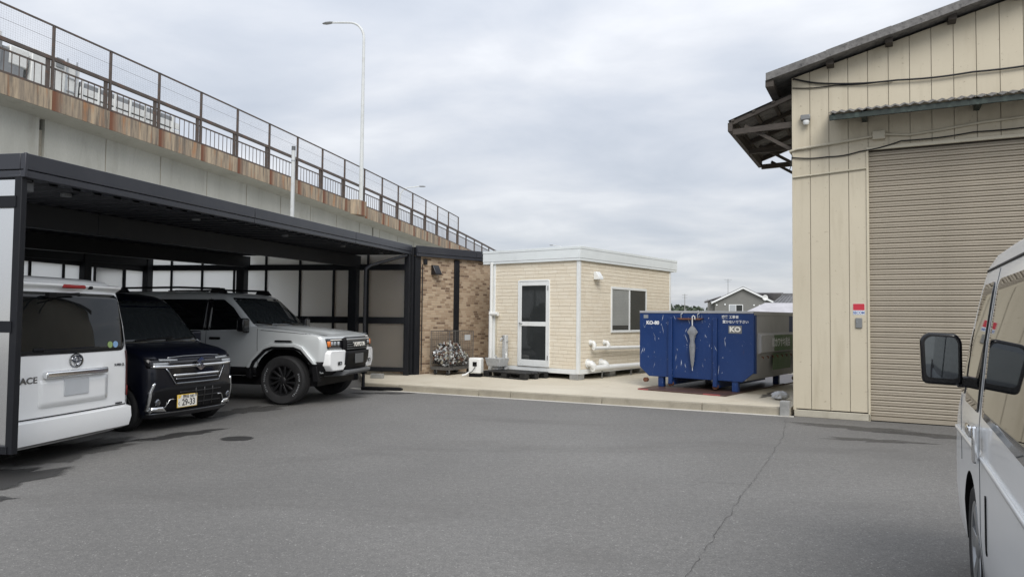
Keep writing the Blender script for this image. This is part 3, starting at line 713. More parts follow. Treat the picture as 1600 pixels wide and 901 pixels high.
# shutter recess and inner shell
mb = MB()
mb.box(.05, S0 - .02, .03, .12, 0, 5.2); mb.box(S1 + .02, WW - .05, .03, .12, 0, 5.2)
mb.prism([(.05, 5.21), (WW - .05, 5.21), (WW - .05, 5.22), (WW / 2, rz_(WW / 2) - .06), (.05, 5.22)], .03, .12, 'y'); mb.box(S0 - .019, S1 + .019, .03, .12, SH, 5.2)
mb.build('front_frame', 'old_wood', wh)
edges = [0, .25, .52, .79, S0]
x = S0
while x < WW - .01: x = min(x + .277, WW); edges.append(x)
for a, b in zip(edges[:-1], edges[1:]):
    zb = .125
    if a >= S0 - .001 and b <= S1 + .15: zb = SH + .06
    mb = MB(); g = .0045
    ps = [(a + g, zb), (b - g, zb), (b - g, rz_(b)), (a + g, rz_(a))]
    if a < WW / 2 < b: ps.insert(3, (WW / 2, rz_(WW / 2)))
    mb.prism(ps, -.012, .028, 'y'); mb.build('wall_panel', 'beige_siding', wh)
    mb = MB(); mb.prism([(b - g, zb), (b + g, zb), (b + g, rz_(b) - .02), (b - g, rz_(b) - .02)], .012, .028, 'y'); mb.build('joint', 'beige_pipe', wh)
mb = MB(); mb.box(-.014, .03, -.016, .03, .10, rz_(0)); mb.build('corner_trim', 'beige_siding', wh, bev=.003)
mb = MB(); mb.box(0, S0, -.03, .03, 0, .105); mb.build('base_skirt', 'skirt_concrete', wh, bev=.006)
mb = MB(); mb.box(S0 - .03, S0 - .002, -.03, .10, .0, SH + .05); mb.build('shutter_jamb', 'beige_siding', wh, bev=.004)
mb = MB(); mb.box(S0 - .03, S1 + .03, -.035, .01, SH + .005, SH + .055); mb.build('shutter_head', 'beige_pipe', wh, bev=.004)
# roller shutter: one shared slat
pt = SH / 52; sm = MB()
sm.prism([(.06, 0), (.050, .003), (.042, .010), (.040, .022), (.043, .032), (.050, .036), (.043, .041), (.040, .052), (.043, .064), (.052, pt - .006), (.06, pt - .003)], S0 + .002, S1 - .002, 'x')
sme = sm.mesh('shutter_slat', True); sme.materials.append(M['shutter_beige'])
for i in range(52):
    if i == 0:
        mb = MB(); mb.box(S0 + .002, S1 - .002, .03, .07, .012, pt - .004); mb.build('bottom_bar', 'shutter_beige', wh, bev=.004); continue
    put('shutter_slat', sme, None, wh, (0, 0, i * pt))
mb = MB(); mb.box(S0 - .02, S1 + .02, .075, .10, 0, SH + .02); mb.build('light_leak_backing', 'black_plastic', wh)  # dark sheet added behind the slats to keep light from leaking through
# side walls, back, main roof
mb = MB(); mb.box(-.0, .08, .12, WD, 0, 5.25); mb.box(WW - .08, WW, .12, WD, 0, 5.25); mb.prism([(0, 0), (WW, 0), (WW, 5.25), (WW / 2, rz_(WW / 2) - .05), (0, 5.25)], WD - .1, WD, 'y'); mb.build('outer_wall', 'beige_siding', wh)
def slope_slab(s0, s1, y0, y1, dz, th, name, m, par=wh):
    mb = MB(); q = lambda s: 5.30 + .247 * (s if s <= WW / 2 else WW - s) + dz
    mb.hexa([(s0, y0, q(s0)), (s1, y0, q(s1)), (s1, y1, q(s1)), (s0, y1, q(s0)), (s0, y0, q(s0) + th), (s1, y0, q(s1) + th), (s1, y1, q(s1) + th), (s0, y1, q(s0) + th)])
    return mb.build(name, m, par)
for a, b in ((-.36, WW / 2), (WW + .36, WW / 2)):
    slope_slab(a, b, -.30, WD + .3, .045, .02, 'roof_sheet', 'weathered_cement')
    # barge tiles along the verge, uneven
    n_ = 7
    for i in range(n_):
        c0 = a + (b - a) * i / n_; c1 = a + (b - a) * (i + 1) / n_ + (.01 if b > a else -.01)
        slope_slab(c0, c1, -.33 - .004 * (i % 2), -.22, .012 + .006 * (i % 2), .118, 'barge_tile', 'weathered_cement')
for s in (.55, 1.35, 2.15, 2.95, 3.75, 4.55):
    mb = MB(); mb.box(s - .05, s + .05, -.22, -.013, rz_(s) - .06, rz_(s) + .03); mb.build('purlin_end', 'old_wood', wh)
mb = MB(); mb.box(-.37, -.25, -.30, WD, 5.13, 5.235); mb.build('eaves_gutter', 'old_wood', wh)
# lean-to awning on the left wall
lt = lambda s: 5.02 + .345 * s
def lslab(s0, s1, y0, y1, dz, th, name, m):
    mb = MB(); mb.hexa([(s0, y0, lt(s0) + dz), (s1, y0, lt(s1) + dz), (s1, y1, lt(s1) + dz), (s0, y1, lt(s0) + dz), (s0, y0, lt(s0) + dz + th), (s1, y0, lt(s1) + dz + th), (s1, y1, lt(s1) + dz + th), (s0, y1, lt(s0) + dz + th)])
    return mb.build(name, m, wh)
mb = MB(); ys = [.0 + i * .05 for i in range(64)]                     # corrugated sheet
for i, y in enumerate(ys): mb.v += [(-1.0, y, lt(-1.0) + .06 + .012 * (i % 2)), (-.02, y, lt(-.02) + .06 + .012 * (i % 2)), (-1.0, y, lt(-1.0) + .072 + .012 * (i % 2)), (-.02, y, lt(-.02) + .072 + .012 * (i % 2))]
for i in range(63): k = 4 * i; mb.f += [(k, k + 1, k + 5, k + 4), (k + 2, k + 6, k + 7, k + 3)]
mb.build('awning_sheet', 'weathered_cement', wh)
for y in (.02, .8, 1.55, 2.3, 3.05): lslab(-.96, -.02, y, y + .06, -.02, .07, 'awning_rafter', 'old_wood')
for s in (-.95, -.62, -.32): lslab(s, s + .05, .0, 3.12, .03, .035, 'awning_batten', 'old_wood')
mb = MB(); mb.box(-1.0, -.93, -.02, 3.15, lt(-.97) - .12, lt(-.97) + .02); mb.build('awning_beam', 'old_wood', wh)
for y in (.06, 1.6, 3.06):
    mb = MB(); mb.bar((-.93, y, 4.56), (-.01, y, 4.58), .07, .09); mb.build('awning_bracket', 'old_wood', wh)
    mb = MB(); mb.bar((-.75, y + .05, 4.66), (-.01, y + .05, 4.18), .05, .05); mb.build('awning_brace', 'old_wood', wh)
# canopy over the shutter
cz = lambda y: 4.70 + .30 * y
mb = MB(); xs = [.55 + i * .03 for i in range(215)]
for i, x in enumerate(xs):
    o = .014 * math.sin(i * math.pi / 2)
    for th in (0, .008): mb.v += [(x, -.56, cz(-.56) + o + th), (x, -.02, cz(-.02) + o + th)]
for i in range(214): k = 4 * i; mb.f += [(k, k + 1, k + 5, k + 4), (k + 2, k + 6, k + 7, k + 3), (k, k + 4, k + 6, k + 2)]
mb.build('canopy_sheet', 'weathered_cement', wh, smooth=True)
mb = MB(); mb.box(.56, 6.9, -.53, -.50, cz(-.52) - .11, cz(-.52) - .03); mb.build('canopy_edge_board', 'green_paint', wh, bev=.004)
mb = MB(); mb.prism([(-.50, cz(-.5) - .10), (-.50, cz(-.5) - .035), (-.013, cz(0) - .03), (-.013, cz(0) - .10)], .57, .60, 'x'); mb.build('canopy_end_board', 'green_paint', wh)
for x in (.98, 2.4, 3.9, 5.4):
    mb = MB(); mb.prism([(-.48, cz(-.48) - .09), (-.48, cz(-.48) - .035), (-.013, cz(0) - .03), (-.013, cz(0) - .22)], x, x + .07, 'x'); mb.build('canopy_bracket', 'green_paint', wh)
# fittings
lam = MB(); lam.box(.12, .26, -.10, -.012, 4.60, 4.68); l_ = lam.build('security_lamp', 'grey_metal', wh, bev=.01)
mb = MB(); mb.lathe([(0, -.05), (.035, -.045), (.05, -.01), (.045, .02)], 14, (.20, -.07, 4.57)); mb.build('lamp_head', 'white_pvc', l_, smooth=True)
mb = MB(); mb.box(1.12, 1.29, -.09, -.012, 4.19, 4.32); mb.build('junction_box', 'beige_pipe', wh, bev=.008)
mb = MB(); mb.tube([(-.02, .2, 4.12), (-.04, -.02, 4.14), (.05, -.04, 4.16), (.6, -.04, 4.20), (1.12, -.045, 4.25)], .021, 8); mb.tube([(1.29, -.045, 4.26), (1.6, -.04, 4.22), (2.0, -.04, 4.25), (2.5, -.04, 4.30), (3.2, -.04, 4.33), (6, -.04, 4.36)], .019, 8); mb.build('conduit', 'beige_pipe', wh, smooth=True)
mb = MB(); mb.tube([(.0, -.03, 3.72), (1.03, -.03, 3.78)], .014, 8); mb.build('conduit', 'beige_pipe', wh, smooth=True)
def cable(pts, r, name='cable'):
    mb = MB(); P = [Vector(p) for p in pts]; path = []
    for i in range(len(P) - 1):
        a, b = P[i], P[i + 1]
        for k_ in range(6): tt = k_ / 6; q = a.lerp(b, tt); q.z -= .02 * math.sin(math.pi * tt); path.append(q)
    path.append(P[-1]); mb.tube(path, r, 6); return mb.build(name, 'cable_black', wh, smooth=True)
cable([(-.03, .1, 5.33), (.02, -.04, 5.28), (.55, -.04, 5.13), (1.45, -.05, 5.05), (2.4, -.045, 5.03), (3.4, -.04, 5.05), (6, -.04, 5.1)], .014)
cable([(.0, -.03, 5.14), (.6, -.03, 5.10), (1.4, -.035, 5.06)], .008)
cable([(-.02, -.03, 4.04), (.5, -.03, 4.0), (.95, -.03, 4.04), (1.5, -.045, 4.14), (2.4, -.045, 4.17), (3.4, -.04, 4.2), (6, -.04, 4.2)], .010)
cable([(-.01, -.03, 4.08), (-.03, -.03, 3.92), (-.06, -.02, 3.84)], .006)
st = MB(); st.box(.835, .995, -.0155, -.0125, 1.575, 1.745); st = st.build('sticker', 'white_print', wh)
mb = MB(); mb.box(.838, .992, -.018, -.016, 1.645, 1.742); mb.build('sticker_field', 'red_print', st)
text('SECOM', .058, (.915, -.017, 1.607), (1, 0, 0), (0, 0, 1), 'blue_print', st, bold=.03, depth=.001, sx=.82)
mb = MB(); mb.box(.87, .96, -.035, -.0125, 1.38, 1.53); kb = mb.build('key_box', 'grey_metal', wh, bev=.005)
mb = MB(); mb.lathe([(0, -.006), (.008, -.006), (.008, 0)], 10, (.888, -.036, 1.47), 'y'); mb.build('lock', 'galvanised', kb)

# ============================================================ VIADUCT
VQ = (-14.425, 22.01, 10.483, .390, -.007, -.054, 0.0)
_vc = {}
def vp(kk):
    """edge of the bridge at post kk (2 m apart), fence-top height"""
    if kk in _vc: return _vc[kk]
    n_ = 24; x, y, z = VQ[0], VQ[1], VQ[2]; dt = kk / n_ * 2.0
    for i in range(n_):
        t_ = kk * (i + .5) / n_; th = VQ[3] + VQ[4] * t_
        x += math.sin(th) * dt; y += math.cos(th) * dt; z += (VQ[5]) * dt
    th = VQ[3] + VQ[4] * kk
    _vc[kk] = (Vector((x, y, z)), th); return _vc[kk]
VX = (0, 0, 0)
vd = thing('viaduct', 'concrete road bridge with rust-streaked parapet and brown railings', 'bridge', VX)
K0, K1 = -4, 44
def vframe(kk):
    p, th = vp(kk); p2, _ = vp(kk + 1); d = (p2 - p).normalized()
    nrm = Vector((-d.y, d.x, 0)).normalized()            # towards the roadway
    return p, d, nrm
TOP = -2.10                                              # parapet top below fence top
for kk in range(K0, K1):
    p, d, nrm = vframe(kk)
    hd = Vector((d.x, d.y)); sl_ = d.z / hd.length; mt = Matrix.Translation(p) @ Matrix.Rotation(math.atan2(d.y, d.x), 4, 'Z')
    L_ = 2.0
    def vb(x0, x1, y0, y1, z0, z1, name, m, mt=mt, sl_=sl_):
        mb = MB(); mb.box(x0, x1, y0, y1, z0, z1); mb.v = [(a, b, c + sl_ * a) for a, b, c in mb.v]; o = mb.build(name, m, vd); o.matrix_local = mt; return o
    hgt = .62 if kk < 20 else .62
    vb(.004, L_ - .004, -.02, .28, TOP - hgt, TOP, 'parapet_block', 'parapet_concrete')
    if kk < 18:
        vb(.02, .09, .05, .12, TOP, -1.05 if kk >= 17 else 0, 'fence_post', 'brown_steel') if kk <= 16 else None
    # railing post, handrail, rails, balusters
    vb(-.13, -.02, .09, .16, TOP, -1.05, 'rail_post', 'brown_steel')
    if kk < 26:
        vb(.0, L_, .06, .16, -1.11, -1.0, 'handrail', 'brown_steel')
        vb(-.01, L_ - .14, .10, .14, -1.37, -1.32, 'mid_rail', 'brown_steel')
        vb(-.01, L_ - .14, .10, .14, TOP + .05, TOP + .11, 'bottom_rail', 'brown_steel')
        if kk < 22:
            for j in range(8):
                xx = .16 + j * .225; vb(xx - .009, xx + .009, .11, .13, TOP + .11, -1.37, 'baluster', 'brown_steel')
    if kk < 16:
        vb(.0, L_, .05, .10, -.05, .0, 'fence_rail', 'brown_steel')
# mesh of the fence: wires, too fine to tell apart
mb = MB()
for kk in range(K0, 16):
    p, d, nrm = vframe(kk); q = p + nrm * .075
    for j in range(28):
        a = q + d * (.0714 * j + .03); mb.bar(a + Vector((0, 0, -.05)), a + Vector((0, 0, -1.0)), .0017, .0017)
    for j in range(1, 14):
        z = -.05 - j * .07; mb.bar(q + Vector((0, 0, z)), q + d * 2 + Vector((0, 0, z)), .0017 if j != 6 else .008, .0017 if j != 6 else .008)
tag(mb.build('fence_mesh', 'brown_steel', vd, fix=False), kind='stuff')
# deck, cantilever soffit and girder as swept sections
def sweep(sec, ks, name, m):
    mb = MB(); n_ = len(sec)
    for kk in ks:
        p, d, nrm = vframe(kk)
        mb.v += [tuple(p + nrm * a + Vector((0, 0, b))) for a, b in sec]
    for i in range(len(ks) - 1):
        mb.f += [(i * n_ + j, i * n_ + (j + 1) % n_, (i + 1) * n_ + (j + 1) % n_, (i + 1) * n_ + j) for j in range(n_)]
    mb.f += [tuple(range(n_)), tuple(range((len(ks) - 1) * n_, len(ks) * n_))]
    return mb.build(name, m, vd)
B0 = TOP - .62
ks = list(range(K0, K1 + 1))
sweep([(.0, B0 - .002), (.10, B0 - .04), (.66, B0 - .16), (8.2, B0 - .30), (9.4, B0), (9.4, TOP - .30), (.28, TOP - .30), (.28, B0 - .001)], ks, 'deck', 'girder_concrete')
sweep([(9.1, TOP - .3), (9.4, TOP - .3), (9.4, TOP), (9.1, TOP)], ks, 'far_parapet', 'girder_concrete')
def girder(k0, k1):
    n_ = 6; kk = [k0 + (k1 - k0) * i / n_ for i in range(n_ + 1)]
    sweep([(.62, B0 - 1.62), (1.3, B0 - 1.62), (1.3, B0 - .12), (.62, B0 - .12)], kk, 'girder', 'girder_concrete')
    sweep([(6.6, B0 - 1.75), (7.2, B0 - 1.75), (7.2, B0 - .28), (6.6, B0 - .28)], kk, 'girder', 'girder_concrete')
girder(-4, .03); girder(.12, 9.96); girder(10.04, 22); girder(22.1, 40)
for kk in (.075, 10.0, 22.05):
    p, d, nrm = vframe(kk)
    for a in (1.5, 6.9):
        c = p + nrm * a; mb = MB(); mb.tube([(c.x, c.y, -.05), (c.x, c.y, p.z + B0 - 1.76)], .55, 20); mb.build('pier', 'girder_concrete', vd, smooth=True)
    mb = MB(); c0, c1 = p + nrm * .75, p + nrm * 7.3
    mb.bar((c0.x, c0.y, p.z + B0 - 1.1), (c0.x + (c1.x - c0.x), c1.y, p.z + B0 - 1.1), .5, 1.2); mb.build('cross_beam', 'skirt_concrete', vd)
for kk in [i * 1.15 - 3.4 for i in range(19)]:
    p, d, nrm = vframe(kk); q = p + nrm * .614
    if abs(kk - .075) < .2 or abs(kk - 10) < .2: continue
    mb = MB(); mb.bar((q.x, q.y, p.z + B0 - .17), (q.x, q.y, p.z + B0 - 1.60), .014, .014); mb.build('form_joint', 'kerb_concrete', vd)
# bulge that carries the lamp post
p, d, nrm = vframe(8.55)
mt = Matrix.Translation(p) @ Matrix.Rotation(math.atan2(d.y, d.x), 4, 'Z')
mb = MB(); mb.prism([(-.62, -.025), (-.40, -.38), (.45, -.38), (.62, -.025)], TOP - .66, TOP + .12, 'z'); o = mb.build('lamp_plinth', 'parapet_concrete', vd, bev=.01); o.matrix_local = mt

# lamp posts
def lamp_post(name, label, base, height, arm, m='white_pole', r0=.115, r1=.05, grp='street lamps along the bridge'):
    t_ = thing(name, label, 'street lamp', base, 0, grp)
    a = Vector((arm[0], arm[1], 0)); L_ = a.length; dn = a.normalized()
    path = [Vector((0, 0, 0)), Vector((0, 0, height * .35)), Vector((0, 0, height * .7)), Vector((0, 0, height - 1.25))]
    rad = [r0, r0 * .85, r0 * .7, r0 * .62]
    for i in range(1, 9):
        an = i / 8 * R(86); path.append(dn * (1.0 * (1 - math.cos(an))) + Vector((0, 0, height - 1.25 + 1.0 * math.sin(an)))); rad.append(r0 * (.62 - .02 * i))
    path.append(dn * L_ + Vector((0, 0, height - .12))); rad.append(r1)
    mb = MB(); mb.tube(path, rad, 12); mb.build('pole', m, t_, smooth=True)
    hp = dn * L_; s_ = Vector((-dn.y, dn.x, 0)); mb = MB()
    secs = [(-.05, .05, .05), (.12, .10, .075), (.40, .13, .07), (.60, .07, .03)]
    for q, wd, ht in secs:
        c = hp + dn * q + Vector((0, 0, height - .11))
        mb.v += [tuple(c + s_ * (wd * math.cos(k_ * math.pi / 4)) + Vector((0, 0, ht * math.sin(k_ * math.pi / 4)))) for k_ in range(8)]
    for i in range(3): mb.f += [(i * 8 + j, i * 8 + (j + 1) % 8, i * 8 + 8 + (j + 1) % 8, i * 8 + 8 + j) for j in range(8)]
    mb.f += [tuple(range(8)), tuple(range(24, 32))]
    mb.build('lamp_head', 'grey_metal', t_, smooth=True)
    mb = MB(); mb.box(-.16, .16, -.16, .16, 0, .03); mb.build('base_plate', 'grey_metal', t_)
    return t_
p, d, nrm = vframe(8.62)
bp = p - nrm * .2 + Vector((0, 0, TOP + .12))
lamp_post('street_lamp', 'tall white lamp post with curved arm on the bridge plinth', bp, 10.1, (nrm.x * 2.0, nrm.y * 2.0))
lamp_post('street_lamp', 'far lamp post showing its arm behind the bridge railing', (-11.3, 71, -.05), 14.6, (1.9, .25), r0=.10)
lamp_post('street_lamp', 'distant lamp arm peeking above the white hut roof', (9.0, 123, -.05), 14.0, (-2.0, 0), r0=.10)
pl = thing('steel_pole', 'short white steel pole with dark cap behind the carport', 'pole', (-6.28, 20.2, 0))
mb = MB(); mb.tube([(0, 0, 0), (0, 0, 6.16)], [.06, .052], 14); mb.build('shaft', 'white_pole', pl, smooth=True)
mb = MB(); mb.tube([(0, 0, 6.16), (0, 0, 6.28)], .056, 14); mb.build('cap', 'grey_plastic', pl, smooth=True)
for z in (4.2, 5.85):
    mb = MB(); mb.tube([(0, 0, z), (0, 0, z + .03)], .06, 14); mb.build('band', 'galvanised', pl, smooth=True)

# truck on the bridge
p, d, nrm = vframe(.22)
ang = math.atan2(d.y, d.x)
tk = thing('truck', 'white lorry with grey slatted load crossing the bridge', 'truck', tuple(p + nrm * 4.6 + Vector((0, 0, TOP - .28))), ang)
tk.rotation_euler = (0, math.atan(.054), ang)
def tb(x0, x1, y0, y1, z0, z1, name, m, bev=.02, par=tk):
    mb = MB(); mb.box(x0, x1, y0, y1, z0, z1); return mb.build(name, m, par, bev=bev)
TX = .2
cab = MB(); cab.prism([(-1.75, .6), (-1.85, 1.5), (-1.45, 2.85), (-1.2, 2.95), (.05, 2.95), (.1, .6)], -1.1, 1.1, 'y'); cab = cab.build('cab', 'truck_white', tk, bev=.05)
mb = MB(); mb.prism([(-1.35, 1.75), (-1.15, 2.6), (-.35, 2.6), (-.30, 1.75)], -1.115, -1.09, 'y'); mb.build('side_window', 'car_glass', cab)
tb(-.22, .06, -1.112, -1.09, 1.9, 2.6, 'rear_side_panel', 'truck_grey', 0, cab)
tb(-.05, .9, -1.05, 1.05, .9, 2.5, 'sleeper_box', 'truck_grey', .04)
tb(.35, 1.0, -1.08, 1.05, 1.95, 2.6, 'side_locker', 'truck_white', .04)
bx_ = tb(1.1, 2.9, -1.1, 1.1, .9, 2.8, 'equipment_box', 'truck_white', .03)
tb(1.95, 2.25, -1.14, -1.10, 2.45, 2.8, 'vent', 'truck_grey', .01, bx_)
for z in (1.2, 1.7, 2.2, 2.7): tb(2.35, 2.75, -1.14, -1.1, z, z + .04, 'ladder_rung', 'galvanised', 0, bx_)
for x in (2.35, 2.72): tb(x, x + .04, -1.145, -1.1, 1.0, 2.9, 'ladder_rail', 'galvanised', 0, bx_)
tb(2.95, 7.6, -1.1, 1.1, .85, 1.1, 'chassis', 'truck_grey', .02)
for z in (1.12, 1.45, 1.78): tb(2.95, 7.6, -1.13, -1.07, z, z + .27, 'side_board', 'truck_white', .01)
tb(3.0, 7.3, -1.05, 1.05, 1.3, 2.3, 'covered_load', 'truck_grey', .06)
for i in range(7): tb(2.98 + i * .7, 3.05 + i * .7, -1.16, -1.10, 1.1, 2.3, 'stake', 'truck_white', .005)
for x in (-1.0, 4.6, 5.9, 7.0):
    mb = MB(); mb.lathe([(.2, -.14), (.42, -.15), (.48, -.1), (.48, .1), (.42, .15), (.2, .14)], 24, (x, -.95, .5), 'y'); mb.build('wheel', 'rubber', tk, smooth=True)
    mb = MB(); mb.lathe([(.2, -.14), (.42, -.15), (.48, -.1), (.48, .1), (.42, .15), (.2, .14)], 24, (x, .95, .5), 'y'); mb.build('wheel', 'rubber', tk, smooth=True)

# ============================================================ FAR HOUSES AND TREES
for lab, x, y, hh in (('thin far utility pole nearest the hut roof corner', 57, 235, 9.5), ('thin far utility pole midway between hut and grey house', 66, 240, 8.0), ('thin far utility pole right beside the olive grey house', 74, 250, 8.5)):
    up_ = thing('utility_pole', lab, 'utility pole', (x, y, -.05), 0, 'far utility poles')
    mb = MB(); mb.tube([(0, 0, 0), (0, 0, hh)], [.17, .11], 8); mb.build('shaft', 'block_concrete', up_)
    for z in (hh - .4, hh - 1.2): mb = MB(); mb.box(-.9, .9, -.05, .05, z - .05, z + .05); mb.build('crossarm', 'grey_metal', up_)
h1 = thing('house', 'olive grey two storey house with white verge boards beyond the skip', 'house', (37.4, 116, -.05), R(-16))
mb = MB(); mb.prism([(-4.2, 0), (4.6, 0), (4.6, 4.35), (.2, 6.55), (-4.2, 4.35)], 0, 8, 'y'); mb.build('wall', 'house_wall', h1)
for a, b, sgn in ((-4.75, .2, 1), (5.2, .2, -1)):
    mb = MB(); z_ = lambda x: 6.62 - abs(x - .2) * .5
    mb.hexa([(a, -.45, z_(a)), (b, -.45, z_(b)), (b, 8.4, z_(b)), (a, 8.4, z_(a)), (a, -.45, z_(a) + .16), (b, -.45, z_(b) + .16), (b, 8.4, z_(b) + .16), (a, 8.4, z_(a) + .16)]); rf = mb.build('roof', 'house_roof', h1)
    mb = MB(); mb.hexa([(a, -.50, z_(a) - .22), (b, -.50, z_(b) - .22), (b, -.455, z_(b) - .22), (a, -.455, z_(a) - .22), (a, -.50, z_(a) + .05), (b, -.50, z_(b) + .05), (b, -.455, z_(b) + .05), (a, -.455, z_(a) + .05)]); mb.build('verge_board', 'white_metal', rf)
mb = MB(); mb.box(-5.3, -4.2, .8, 7.5, 0, 4.3); mb.build('side_wing', 'house_wall', h1)
mb = MB(); mb.hexa([(-5.9, .3, 4.2), (-3.2, .3, 5.1), (-3.2, 8, 5.1), (-5.9, 8, 4.2), (-5.9, .3, 4.35), (-3.2, .3, 5.25), (-3.2, 8, 5.25), (-5.9, 8, 4.35)]); mb.build('side_roof', 'house_roof', h1)
mb = MB(); mb.hexa([(2.2, 3.0, 5.75), (6.6, 3.0, 5.75), (7.2, 6, 4.2), (2.0, 6, 4.2), (2.2, 3.0, 5.9), (6.6, 3.0, 5.9), (7.2, 6, 4.35), (2.0, 6, 4.35)]); mb.build('rear_roof', 'house_roof', h1)
for x0, x1, z0, z1 in ((-1.9, .1, 2.55, 3.75), (2.75, 3.55, 2.75, 3.7)):
    mb = MB(); mb.box(x0 - .1, x1 + .1, -.06, .02, z0 - .1, z1 + .1); wf = mb.build('window', 'white_metal', h1)
    mb = MB(); mb.box(x0, (x0 + x1) / 2 - .04, -.075, -.055, z0, z1); mb.build('pane', 'lamp_glass', wf); mb = MB(); mb.box((x0 + x1) / 2 + .04, x1, -.075, -.055, z0, z1); mb.build('pane', 'window_glass', wf)
for x, z in ((-2.6, 3.85), (1.9, 3.75), (-3.9, 3.75)):
    mb = MB(); mb.lathe([(0, -.12), (.13, -.12), (.13, 0)], 10, (x, -.0, z), 'y'); mb.build('vent_cap', 'white_metal', h1)
mb = MB(); mb.tube([(-2.1, 2.0, 5.5), (-2.1, 2.0, 8.1)], .04, 6); mb.bar((-2.7, 2, 8.0), (-1.5, 2, 8.0), .04, .04); mb.bar((-2.5, 2, 7.7), (-1.7, 2, 7.7), .04, .04); mb.build('aerial', 'grey_metal', h1)
ds = thing('satellite_dish', 'round white satellite dish in front of the olive grey house', 'satellite dish', (34.1, 96, -.05))
mb = MB(); mb.lathe([(0, .06), (.2, .03), (.36, -.06), (.38, -.06), (.2, .06), (0, .09)], 20, (0, 0, 4.42), 'y'); mb.build('dish', 'white_pvc', ds, smooth=True)
mb = MB(); mb.tube([(0, .1, 0), (0, .1, 4.4)], .05, 8); mb.build('mast', 'grey_metal', ds)
h2 = thing('house', 'low old house with dark tiled roof beside the warehouse wall', 'house', (35.6, 90, -.05), R(-10))
mb = MB(); mb.box(-2.6, 9, .6, 8, 0, 2.9); mb.build('wall', 'cream_wall', h2)
mb = MB(); mb.hexa([(-3.6, -.3, 2.62), (9.6, -.3, 2.62), (7.6, 4.2, 4.6), (-.6, 4.2, 4.6), (-3.6, -.3, 2.8), (9.6, -.3, 2.8), (7.6, 4.2, 4.72), (-.6, 4.2, 4.72)]); mr = mb.build('tiled_roof', 'tile_roof', h2)
for i in range(24):
    x0 = -3.2 + i * .53; x1 = -.45 + i * .345
    mb = MB(); mb.bar((x0, -.3, 2.85), (x1, 4.15, 4.76), .10, .08); mb.build('tile_ridge', 'tile_roof', mr)
mb = MB(); mb.bar((-.7, 4.2, 4.8), (7.7, 4.2, 4.8), .3, .3); mb.build('ridge_cap', 'tile_roof', h2)
mb = MB(); mb.hexa([(-6.6, -3.0, 2.15), (1.0, -3.0, 2.3), (2.2, .4, 3.5), (-3.4, .4, 3.5), (-6.6, -3.0, 2.25), (1.0, -3.0, 2.4), (2.2, .4, 3.6), (-3.4, .4, 3.6)]); mb.build('tin_roof', 'tin_roof', h2)
mb = MB(); mb.box(-5.5, 1, -2.4, .5, 0, 2.2); mb.build('shed_wall', 'cream_wall', h2)
mb = MB()
rr = random.Random(12)
for i in range(150):
    x = -120 + i * 2.0 + rr.uniform(-.8, .8); y = 285 + rr.uniform(-9, 9); H_ = 5.4 + 1.1 * math.sin(i * .37) + .9 * math.sin(i * .13 + 1) + rr.uniform(-.7, .7)
    for j in range(130):
        a = rr.uniform(0, 6.28); u_ = rr.random(); rad = 2.6 * math.sqrt(rr.random()) * (1 - .5 * u_ ** 3); c = Vector((x + rad * math.cos(a), y + rad * math.sin(a), .6 + H_ * u_))
        s_ = rr.uniform(.3, .75); q = Matrix.Rotation(rr.uniform(0, 6.28), 3, Vector((rr.uniform(-1, 1), rr.uniform(-1, 1), rr.uniform(-1, 1))).normalized())
        mb.add([c + q @ Vector(v_) for v_ in ((-s_, -s_ * .6, 0), (s_, -s_ * .6, .1), (s_ * .8, s_ * .6, 0), (-s_ * .8, s_ * .7, -.1))], [(0, 1, 2, 3)])
tag(mb.build('distant_trees', 'far_leaves', None, fix=False), 'hazy line of far green trees behind the hut and skip', 'trees', kind='stuff')
